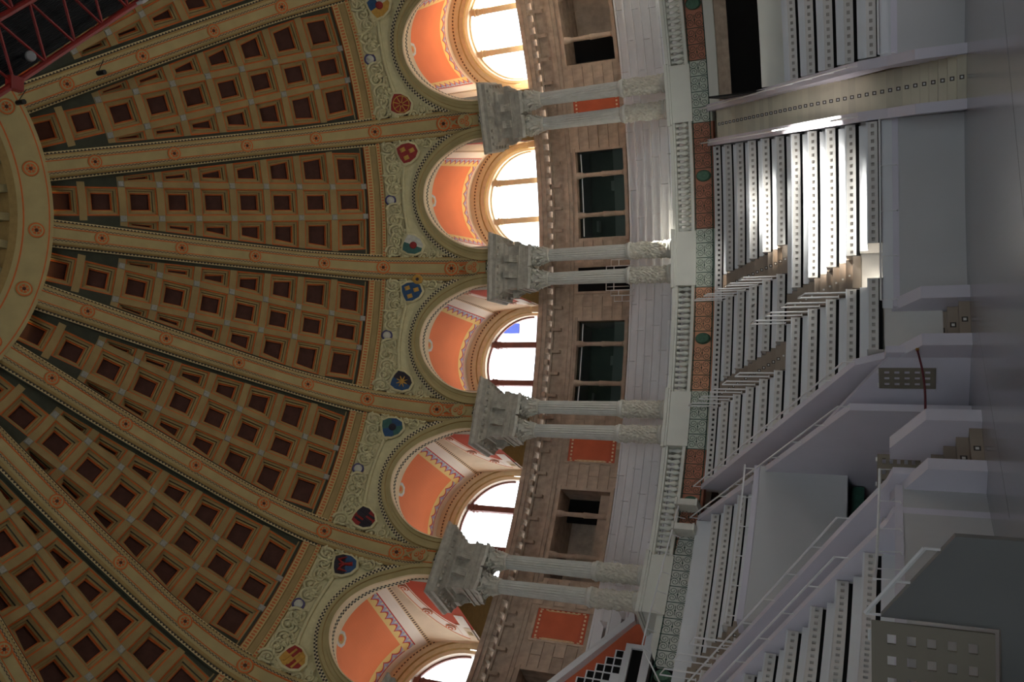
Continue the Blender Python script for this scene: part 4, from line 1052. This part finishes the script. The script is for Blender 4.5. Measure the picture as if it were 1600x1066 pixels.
# floor stairs with low newel walls
def floor_stair(ta, tb, r_end, r_head, zend, zhead, label, th=.28, n=7):
    tc = (ta + tb) / 2; o = empty('floor_stair', P(r_end, tc, 0)); tag(o, label, 'staircase', 'short floor stairs'); inv_ = o.matrix_basis.inverted()
    for t in (ta, tb):
        pr_ = [(r_end, 0), (r_end, zend), (r_head, zhead), (r_head + .35, zhead), (r_head + .35, 0)]
        mb = MB(); mb.prism(pr_, lambda p: PR2(p[0], t, -th / 2, p[1]), lambda p: PR2(p[0], t, th / 2, p[1]), 'lavender_wall'); q = mb.build('newel_wall'); q.parent = o; q.matrix_parent_inverse = inv_
    for i in range(n):
        r0 = r_end + .2 + .27 * i; h = (tb - ta) / 2
        mb = MB(); mb.arc(r0, r_end + 2.4, ta + 1.0, tb - 1.0, 1.45 * i / n * .98, 1.45 * (i + 1) / n, 'stair_brown', 2); st = mb.build('step'); st.parent = o; st.matrix_parent_inverse = inv_
        lb = MB(); step_light(lb, r0, tc, 1.45 * (i + .5) / n, .06); l = lb.build('step_light'); l.parent = st
    return o
floor_stair(-28.6, -21.0, 8.38, 9.15, .93, 1.56, 'short floor stair between white newel walls, upper side of the red rope')
floor_stair(-54.6, -45.3, 7.62, 8.5, .93, 1.56, 'short floor stair between white newel walls, lower side of the red rope')
# arena wall
aw = empty('wall_front'); tag(aw, 'low white wall round the hall floor', 'wall', kind='structure')
def fr(t): return 9.0 if t > -20 else 9.0 + (t + 20) / 40 * .95 if t > -60 else 8.05 + (t + 60) / 30 * .75
def arena(t0, t1):
    n = max(2, int((t1 - t0) / 2)); T = [t0 + (t1 - t0) * i / n for i in range(n + 1)]
    mb = MB(); mb.strip([P(fr(t), t, 0) for t in T], [P(fr(t), t, 1.34) for t in T], 'grey_wall'); mb.build('wall_face', aw)
    mb = MB(); mb.strip([P(fr(t) - .02, t, 1.34) for t in T], [P(fr(t) - .02, t, 1.47) for t in T], 'lavender_wall'); mb.strip([P(fr(t) - .02, t, 1.47) for t in T], [P(max(9.06, fr(t) + .3), t, 1.47) for t in T], 'lavender_wall'); mb.strip([P(9.06, t, 1.47) for t in T], [P(9.03, t, 1.70) for t in T], 'white_paint'); mb.strip([P(fr(t) - .02, t, 1.34) for t in T], [P(fr(t), t, 1.34) for t in T], 'lavender_wall'); mb.build('wall_cap', aw)
arena(lat(S0C, .70, 9), 42); arena(-21.5, lat(S0C, -.70, 9)); arena(-90, -54.8)
mb = MB(); mb.box((-7.45, -16, 0), (-7.30, 0, 1.34), 'grey_wall'); mb.box((-9.2, -16, 1.34), (-7.28, 0, 1.47), 'lavender_wall'); mb.build('wall_face', aw)
def front_rail(t0, t1, label, z0=1.47, z1=1.73):
    o = empty('front_rail', P(9, (t0 + t1) / 2, z0)); tag(o, label, 'rail', 'front rails'); inv_ = o.matrix_basis.inverted()
    n = max(3, int((t1 - t0) / 2)); T = [t0 + (t1 - t0) * i / n for i in range(n + 1)]
    mb = MB(); mb.tube([P(fr(t) - .06, t, z1) for t in T], .026, 'rail_white', 6); q = mb.build('rail_tube'); q.parent = o; q.matrix_parent_inverse = inv_
    mb = MB(); n = max(2, int(math.radians(t1 - t0) * 9 / 1.0))
    for i in range(n + 1):
        t = t0 + (t1 - t0) * i / n; mb.tube([P(fr(t) - .035, t, z0 - .1), P(fr(t) - .08, t, z0 - .08), P(fr(t) - .06, t, z1)], .014, 'rail_white', 5)
    q = mb.build('bracket'); q.parent = o; q.matrix_parent_inverse = inv_
front_rail(-20.5, 6.6, 'long white front rail on the wall before the sunlit rows')
front_rail(15.8, 40, 'white front rail running off at the photo top')
front_rail(-88, -52, 'white front rail on the wall by the photo bottom')
# entrance passage
pw = empty('wall_passage')
mb = MB(); _a, _b = Vector(PR2(8.95, -28.6, -.14, 0)), Vector(PR2(11.4, S1C, -.615, 0)); _n = Vector((_b - _a).normalized().cross(Vector((0, 0, 1)))) * .12
mb.hexa([_a, _b, _b + _n, _a + _n, _a + Vector((0, 0, 1.6)), _b + Vector((0, 0, 3.5)), _b + _n + Vector((0, 0, 3.5)), _a + _n + Vector((0, 0, 1.6))], 'lavender_wall'); mb.build('side_wall', pw); tag(pw, 'grey walls of the sunken entrance passage', 'wall', kind='structure')
mb = MB(); mb.arc(13.0, 13.5, -41.0, -53.6, 0, 4.72, 'grey_wall'); mb.arc(13.0, 13.5, -41.0, -34.2, 2.57, 4.72, 'grey_wall'); mb.arc(12.97, 13.5, -53.6, -34.2, 4.72, 4.86, 'lavender_wall'); mb.build('rear_wall', pw)
mb = MB(); mb.arc(13.45, 14.5, -41.2, -40.9, 0, 2.7, 'void_dark'); mb.arc(13.45, 14.5, -34.6, -34.2, 0, 2.7, 'void_dark'); mb.arc(14.4, 14.6, -41.2, -34.2, 0, 2.7, 'void_dark'); mb.arc(13.4, 14.5, -41.2, -34.2, 2.6, 2.75, 'void_dark'); mb.build('doorway_recess', pw)
d2 = empty('door_2'); tag(d2, 'wooden door in the dark passage doorway', 'door', kind='structure')
mb = MB(); mb.arc(13.6, 13.66, -40.6, -36.0, 0, 2.05, 'door_wood'); mb.build('door_leaf', d2); mb = MB(); mb.arc(13.55, 13.62, -40.8, -35.0, 2.2, 2.5, 'iron_green'); mb.build('transom', d2)
o = empty('passage_rail', P(13.1, -44, 4.86)); tag(o, 'long white rail on top of the passage rear wall', 'rail'); mb = MB()
T = [-54 + 20 * i / 14 for i in range(15)]; mb.tube([P(13.05, t, 5.12) for t in T], .024, 'rail_white', 6); q = mb.build('rail_tube'); q.parent = o; q.matrix_parent_inverse = o.matrix_basis.inverted()
mb = MB()
for i in range(6): t = -53 + 3.7 * i; mb.tube([P(13.05, t, 4.86), P(13.05, t, 5.12)], .014, 'rail_white', 5)
q = mb.build('bracket'); q.parent = o; q.matrix_parent_inverse = o.matrix_basis.inverted()
# red rope
o = empty('barrier_rope', PR2(8.45, -28.6, -.16, 1.0)); tag(o, 'dark red barrier rope sagging across the passage mouth', 'rope')
a, b_ = Vector(PR2(8.55, -28.6, -.16, 1.02)), Vector(PR2(7.75, -45.3, .16, .93)); mb = MB()
pts = [a + (b_ - a) * i / 16 - Vector((0, 0, .05 * math.sin(math.pi * i / 16))) for i in range(17)]; mb.tube(pts, .022, 'rope', 8); q = mb.build('rope'); q.parent = o; q.matrix_parent_inverse = o.matrix_basis.inverted()
mb = MB(); mb.tube([a + Vector((.03, 0, 0)), a + (b_ - a) * .012], .035, 'brass', 8); mb.tube([b_ - (b_ - a) * .012, b_], .03, 'brass', 8); q = mb.build('end_hook'); q.parent = o; q.matrix_parent_inverse = o.matrix_basis.inverted()
# perforated gates
def gate(org, ux, uz, w, h, nx, nz, label, mt='vent_paint', t=.04, margin=.1, hs=.5, skip_last=0.):
    ux, uz, org = Vector(ux).normalized(), Vector(uz).normalized(), Vector(org); nn = ux.cross(uz)
    o = empty('perforated_gate', org); tag(o, label, 'gate', 'perforated gates'); mb = MB()
    f = lambda x, z, d=0: org + ux * x + uz * z + nn * d
    xs = [0, margin]; cw = (w - 2 * margin - skip_last) / nx
    for i in range(nx): xs += [margin + cw * (i + .5 - hs / 2), margin + cw * (i + .5 + hs / 2)]
    xs.append(w); zs = [0]; ch = (h - 2 * margin * .6) / nz
    for j in range(nz): zs += [margin * .6 + ch * (j + .5 - hs / 2), margin * .6 + ch * (j + .5 + hs / 2)]
    zs.append(h); xs = [0] + xs[2:]
    for i in range(len(xs) - 1):
        for j in range(len(zs) - 1):
            if i % 2 == 1 and j % 2 == 1 and i < 2 * nx:
                p = [(xs[i], zs[j]), (xs[i + 1], zs[j]), (xs[i + 1], zs[j + 1]), (xs[i], zs[j + 1])]
                for q in range(4): mb.quad(f(*p[q], 0), f(*p[(q + 1) % 4], 0), f(*p[(q + 1) % 4], t), f(*p[q], t), mt)
                continue
            for d in (0, t): mb.quad(f(xs[i], zs[j], d), f(xs[i + 1], zs[j], d), f(xs[i + 1], zs[j + 1], d), f(xs[i], zs[j + 1], d), mt)
    for p, q in (((0, 0), (w, 0)), ((w, 0), (w, h)), ((w, h), (0, h)), ((0, h), (0, 0))): mb.quad(f(*p, 0), f(*q, 0), f(*q, t), f(*p, t), mt)
    k = mb.build('gate_leaf'); k.parent = o; k.matrix_parent_inverse = o.matrix_basis.inverted()
    mb = MB()
    for z in (h * .15, h * .85): mb.tube([f(-.015, z - .05, t / 2), f(-.015, z + .05, t / 2)], .018, 'rail_white', 6)
    k = mb.build('hinge'); k.parent = o; k.matrix_parent_inverse = o.matrix_basis.inverted(); return o
a = Vector(PR2(8.78, S1C, -.64, .62)); b_ = Vector(PR2(9.75, S1C, -.64, .62))
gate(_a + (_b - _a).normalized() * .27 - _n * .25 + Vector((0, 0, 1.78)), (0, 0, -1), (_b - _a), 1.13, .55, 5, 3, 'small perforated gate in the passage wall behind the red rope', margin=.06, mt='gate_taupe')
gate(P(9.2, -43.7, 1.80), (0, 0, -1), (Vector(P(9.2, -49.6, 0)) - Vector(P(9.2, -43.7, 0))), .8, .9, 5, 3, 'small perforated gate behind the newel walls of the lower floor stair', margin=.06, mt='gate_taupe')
# near stair cheek and big gate at the photo's bottom right
n5 = empty('near_newel_wall', (-6.3, -3.8, 0)); tag(n5, 'large newel wall with painted-in shade nearest the camera in the photo corner', 'wall panel')
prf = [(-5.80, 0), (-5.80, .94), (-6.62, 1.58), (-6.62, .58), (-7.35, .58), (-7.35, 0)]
mb = MB(); mb.prism(prf, lambda p: (p[0], -3.72 - .03 * (p[0] + 5.8), p[1]), lambda p: (p[0], -3.56 - .03 * (p[0] + 5.8), p[1]), 'near_shade_grey'); q = mb.build('wall_slab'); q.parent = n5; q.matrix_parent_inverse = n5.matrix_basis.inverted()
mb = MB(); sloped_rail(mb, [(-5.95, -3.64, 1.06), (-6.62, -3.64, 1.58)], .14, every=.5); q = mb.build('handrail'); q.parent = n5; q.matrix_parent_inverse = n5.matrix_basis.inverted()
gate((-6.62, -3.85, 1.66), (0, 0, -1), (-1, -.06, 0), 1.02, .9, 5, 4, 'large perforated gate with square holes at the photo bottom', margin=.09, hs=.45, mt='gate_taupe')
# ------------------------------------------------------------------ dark upper opening beyond the long stair
po = empty('wall_portal'); tag(po, 'dark upper opening with a pale parapet beyond the long stair', 'wall', kind='structure')
mb = MB(); mb.arc(13.2, 13.4, lat(S0C, .70, 13.2), 42, 3.6, 4.86, 'plaster_grey'); mb.build('parapet', po)
mb = MB(); mb.arc(16.9, 17.2, lat(S0C, .7, 16.9), 42, 3.6, 6.35, 'void_dark'); mb.arc(13.4, 17.0, lat(S0C, .7, 15), 42, 3.9, 4.0, 'void_dark'); mb.arc(13.3, 17.0, lat(S0C, .66, 15), lat(S0C, .72, 15), 3.6, 6.4, 'void_dark'); mb.build('dark_recess', po)
mb = MB(); mb.arc(16.85, 17.4, 13.2, 42, 6.72, 7.04, 'plaster_grey'); mb.arc(16.95, 17.4, 13.2, 42, 6.5, 6.72, 'stone_cornice'); mb.arc(16.8, 17.4, 13.2, 42, 6.3, 6.5, 'stone_cornice'); mb.build('lintel', po)
# ------------------------------------------------------------------ balcony at the lower left of the hall (photo bottom)
bc = empty('balcony_wall', P(17, -45, 6.5)); tag(bc, 'smooth white balcony parapet under the iron grille by the photo bottom', 'parapet')
mb = MB(); mb.arc(16.85, 17.1, -70, lat(S1C, -.66, 17), 6.52, 7.08, 'white_paint'); q = mb.build('parapet_face'); q.parent = bc; q.matrix_parent_inverse = bc.matrix_basis.inverted()
br = empty('balcony_rail', P(16.7, -45, 7.2)); tag(br, 'thin white tube rail standing before the iron grille', 'rail'); mb = MB()
rp = [(-33.3, 7.63), (-45.6, 7.97), (-49.0, 8.0), (-52.5, 7.3)]
mb.tube([P(16.6, t, z) for t, z in rp], .024, 'rail_white', 6); q = mb.build('rail_tube'); q.parent = br; q.matrix_parent_inverse = br.matrix_basis.inverted(); mb = MB()
for i in range(8):
    t = -34.5 - 2.1 * i; z = 7.63 + (-(t + 33.3)) / 12.3 * .34 if t > -45.6 else 7.98; mb.tube([P(16.6, t, z), P(16.75, t, z - .25)], .014, 'rail_white', 5)
q = mb.build('post'); q.parent = br; q.matrix_parent_inverse = br.matrix_basis.inverted()
mb = MB()
for k in range(14):
    ta_, tb_ = -36. - k, -37. - k; zf = lambda t: float(np.interp(-t, [36., 43.8, 48.4, 50.], [7.60, 7.91, 7.9, 7.6]))
    mb.hexa([P(r, t, z) for z, pick in ((7.1, 0), (0, 1)) for r, t in ((17.1, ta_), (17.1, tb_), (17.16, tb_), (17.16, ta_)) for z in ((7.1,) if pick == 0 else (zf(t),))], 'plaster_grey')
q = mb.build('side_panel'); q.parent = br; q.matrix_parent_inverse = br.matrix_basis.inverted()
for t, nm in ((-32.9, 'upper'), (-35.7, 'lower')):
    o = empty('parapet_block', P(16.8, t, 7.1)); tag(o, f'{nm} grey stone block at the head of the passage stair', 'block', 'stone blocks at the stair head'); mb = MB(); mb.arc(16.5, 17.3, t - .35, t + .35, 7.05, 7.66, 'stone_grey'); mb.arc(16.45, 17.3, t - .42, t + .42, 7.66, 7.74, 'stone_grey'); q = mb.build('block_body'); q.parent = o; q.matrix_parent_inverse = o.matrix_basis.inverted()
    mb = MB(); mb.arc(16.47, 17.3, t - .4, t + .4, 7.04, 7.1, 'plaster_grey'); q = mb.build('plinth'); q.parent = o; q.matrix_parent_inverse = o.matrix_basis.inverted()
# stair rising behind the lowest column pair
us_ = empty('upper_stair', P(19.2, -47, 8.5)); tag(us_, 'white stepped stair with orange side wall behind the lowest columns', 'staircase'); inv_ = us_.matrix_basis.inverted()
def uadd(mb, nm): q = mb.build(nm); q.parent = us_; q.matrix_parent_inverse = inv_; return q
def cpoly(pl, r0, r1, mt, nm):
    mb = MB(); mb.prism(pl, lambda p: P(r0, *p), lambda p: P(r1, *p), mt); return uadd(mb, nm)
cpoly([(-42.6, 8.98), (-48.1, 10.49), (-52.0, 11.5), (-52.0, 11.25), (-48.5, 10.3), (-43.4, 8.92)], 18.45, 18.75, 'white_step', 'sloped_parapet')
cpoly([(-43.4, 8.93), (-48.5, 10.3), (-52.0, 11.25), (-52.0, 7.0), (-43.4, 7.0)], 18.7, 18.78, 'wall_orange', 'orange_wall')
mb = MB(); mb.arc(18.5, 18.68, -56, -45.7, 8.86, 9.05, 'white_step'); mb.arc(18.5, 18.68, -46.1, -45.7, 7.0, 8.86, 'white_step'); uadd(mb, 'door_surround')
mb = MB(); mb.arc(18.62, 18.69, -56, -46.1, 7.0, 8.86, 'void_dark'); uadd(mb, 'dark_opening')
for k in range(7):
    t = -46.5 - .8 * k; z = 9.34 + .25 * k
    mb = MB(); mb.arc(18.5, 18.66, t - .8, t, 9.05, z, 'white_step', 1); st = uadd(mb, 'stair_step')
    for q in range(min(k + 1, 3)):
        mb = MB(); mb.arc(18.47, 18.52, t - .72, t - .12, z - .26 - .25 * q, z - .06 - .25 * q, 'void_dark', 1); l = mb.build('glazed_panel'); l.parent = st
# ------------------------------------------------------------------ red lighting truss overhead
tr = empty('lighting_truss', (.1, -4.2, 12.0)); tag(tr, 'red steel lighting truss with dark slatted deck in the photo corner', 'truss'); inv_ = tr.matrix_basis.inverted()
def tadd(mb, nm): q = mb.build(nm); q.parent = tr; q.matrix_parent_inverse = inv_; return q
A0, dA = Vector((-.68, -5.08, 12.0)), Vector((.66, .751, 0)); pB = Vector((.751, -.66, 0)); Wd = .73
for w in (0, Wd, 2 * Wd):
    mb = MB(); mb.tube([A0 - dA * 2 + pB * w, A0 + dA * 5 + pB * w], .045, 'red_steel', 8); tadd(mb, 'chord')
for row in range(2):
    for k in range(-3, 9):
        p = A0 + dA * (.62 * k + .27) + pB * (Wd * row); q_ = A0 + dA * (.62 * k + .27 + .31) + pB * (Wd * (row + 1)); r_ = A0 + dA * (.62 * (k + 1) + .27) + pB * (Wd * row)
        for a, b_ in ((p, q_), (q_, r_)):
            mb = MB(); mb.tube([a, b_], .022, 'red_steel', 6); tadd(mb, 'diagonal')
mb = MB()
for k in range(70): w = -.02 + 1.55 * k / 70; c = A0 + pB * w + Vector((0, 0, .35)); mb.hexa([c - dA * 2 + Vector((0, 0, -.01)), c + dA * 5 + Vector((0, 0, -.01)), c + dA * 5 + pB * .014 + Vector((0, 0, -.01)), c - dA * 2 + pB * .014 + Vector((0, 0, -.01)), c - dA * 2 + Vector((0, 0, .03)), c + dA * 5 + Vector((0, 0, .03)), c + dA * 5 + pB * .014 + Vector((0, 0, .03)), c - dA * 2 + pB * .014 + Vector((0, 0, .03))], 'black_metal')
c = A0 + Vector((0, 0, .42)); mb.face([c - dA * 2, c + dA * 5, c + dA * 5 + pB * 1.55, c - dA * 2 + pB * 1.55], 'black_metal'); k_ = tadd(mb, 'slatted_deck')
mb = MB(); p = A0 + dA * .27; mb.box(tuple(p - Vector((.09, .09, .06))), tuple(p + Vector((.09, .09, .06))), 'red_steel'); tadd(mb, 'joint_plate')
sl = empty('spotlight', (-.05, -4.62, 11.95)); tag(sl, 'black spotlight with a white front hanging in the red truss', 'spotlight'); inv_ = sl.matrix_basis.inverted()
def sadd(mb, nm): q = mb.build(nm, smooth=False); q.parent = sl; q.matrix_parent_inverse = inv_
mb = MB(); mb.tube([(-.05, -4.62, 12.12), (-.08, -4.66, 11.97)], [.06, .07], 'black_metal', 14); sadd(mb, 'housing')
mb = MB(); mb.tube([(-.08, -4.66, 11.975), (-.087, -4.67, 11.95)], [.072, .05], 'lamp_white', 14); sadd(mb, 'front_ring'); mb = MB(); mb.tube([(-.03, -4.6, 12.1), (-.02, -4.58, 12.35)], .02, 'black_metal', 6); sadd(mb, 'yoke')
o = empty('truss_tag', tuple(A0 + dA * 2.98)); tag(o, 'small white tag clipped to the red truss', 'tag'); c = A0 + dA * 2.98 + Vector((0, 0, -.05)); mb = MB(); mb.hexa([c + dA * x + Vector((0, 0, z)) + pB * y for z in (-.12, .04) for x, y in ((-.07, -.02), (.07, -.02), (.07, .02), (-.07, .02))], 'lamp_white'); q = mb.build('tag_plate'); q.parent = o; q.matrix_parent_inverse = o.matrix_basis.inverted()
mb = MB(); mb.tube([c + Vector((0, 0, .03)), c + Vector((0, 0, .09))], .012, 'black_metal', 5); q = mb.build('clip'); q.parent = o; q.matrix_parent_inverse = o.matrix_basis.inverted()
# two small lamps hanging from the first rib
for s, nm in ((.42, 'beside the crown ring'), (2.95, 'farther down the rib')):
    r, z = surf(s, -.32); r2_, z2_ = surf(s + .35, 0.); ang = pair_angle(0); o = empty('hanging_lamp', P(r, ang, z)); tag(o, 'small black lamp hanging on a wire from the rib ' + nm, 'lamp', 'lamps on the rib'); inv_ = o.matrix_basis.inverted()
    mb = MB(); c = Vector(P(r, ang, z)); mb.tube([c + Vector((0, 0, .15)), c + Vector((0, 0, -.16))], .075, 'black_metal', 10); q = mb.build('lamp_body'); q.parent = o; q.matrix_parent_inverse = inv_
    mb = MB(); mb.tube([c + Vector((0, 0, .15)), Vector(P(r2_, ang + 2, z2_))], .012, 'black_metal', 5); q = mb.build('wire'); q.parent = o; q.matrix_parent_inverse = inv_

# ------------------------------------------------------------------ the rest of the hall: barrel vault and side walls running back past the camera
nv = empty('ceiling_nave'); tag(nv, 'plain continuation of the vaulted hall behind the camera', 'ceiling', kind='structure')
YB = -42.0
pr_ = [(21.8, 0.0), (21.8, 19.0)] + [(r + .5, z + .5) for r, z in ((17.6, 19.6), (15.9, 20.0), (14.13, 20.98), (11.96, 22.39), (9.75, 23.66), (7.47, 24.79), (5.2, 26.2))] + [(0., 28.9)]
for sg, nm in ((-1, 'lower_half'), (1, 'upper_half')):
    mb = MB(); mb.rows([[(sg * r, y, z) for r, z in pr_] for y in (0.0, YB / 2, YB)], 'nave_plaster'); mb.build('vault_half', nv)

mb = MB()                                               # end wall with an added open band, shaped to let fill light in
OW, O0, O1 = 17.0, 10.5, 17.0
mb.box((-21.8, YB - .3, 0), (-OW, YB, 19.), 'nave_plaster'); mb.box((OW, YB - .3, 0), (21.8, YB, 19.), 'nave_plaster'); mb.box((-OW, YB - .3, O1), (OW, YB, 19.), 'nave_plaster'); mb.box((-OW, YB - .3, 0), (OW, YB, O0), 'nave_plaster')
mb.face([(x, YB, z) for x, z in [(-21.8, 19.0), (-16.2, 20.5), (-12.4, 22.9), (-7.9, 25.3), (0, 28.9), (7.9, 25.3), (12.4, 22.9), (16.2, 20.5), (21.8, 19.0)]], 'nave_plaster'); mb.build('end_wall', nv)

# ------------------------------------------------------------------ pale neighbouring roof seen through the third lunette window
o = empty('neighbouring_building', P(26, -7.5, 14)); tag(o, 'pale outside wall with a blue panel seen through an arched window', 'building'); inv_ = o.matrix_basis.inverted()
mb = MB(); mb.arc(26.0, 26.3, -9.0, -3.0, 13.5, 21.0, 'outer_white'); mb.arc(25.95, 26.0, -9.0, -3.0, 17.6, 17.64, 'grey_wall'); q = mb.build('wall_slab'); q.parent = o; q.matrix_parent_inverse = inv_
mb = MB(); mb.arc(25.9, 25.98, -7.95, -6.9, 18.1, 18.9, 'solar_blue'); p_ = mb.build('blue_panel'); p_.parent = o; p_.matrix_parent_inverse = inv_
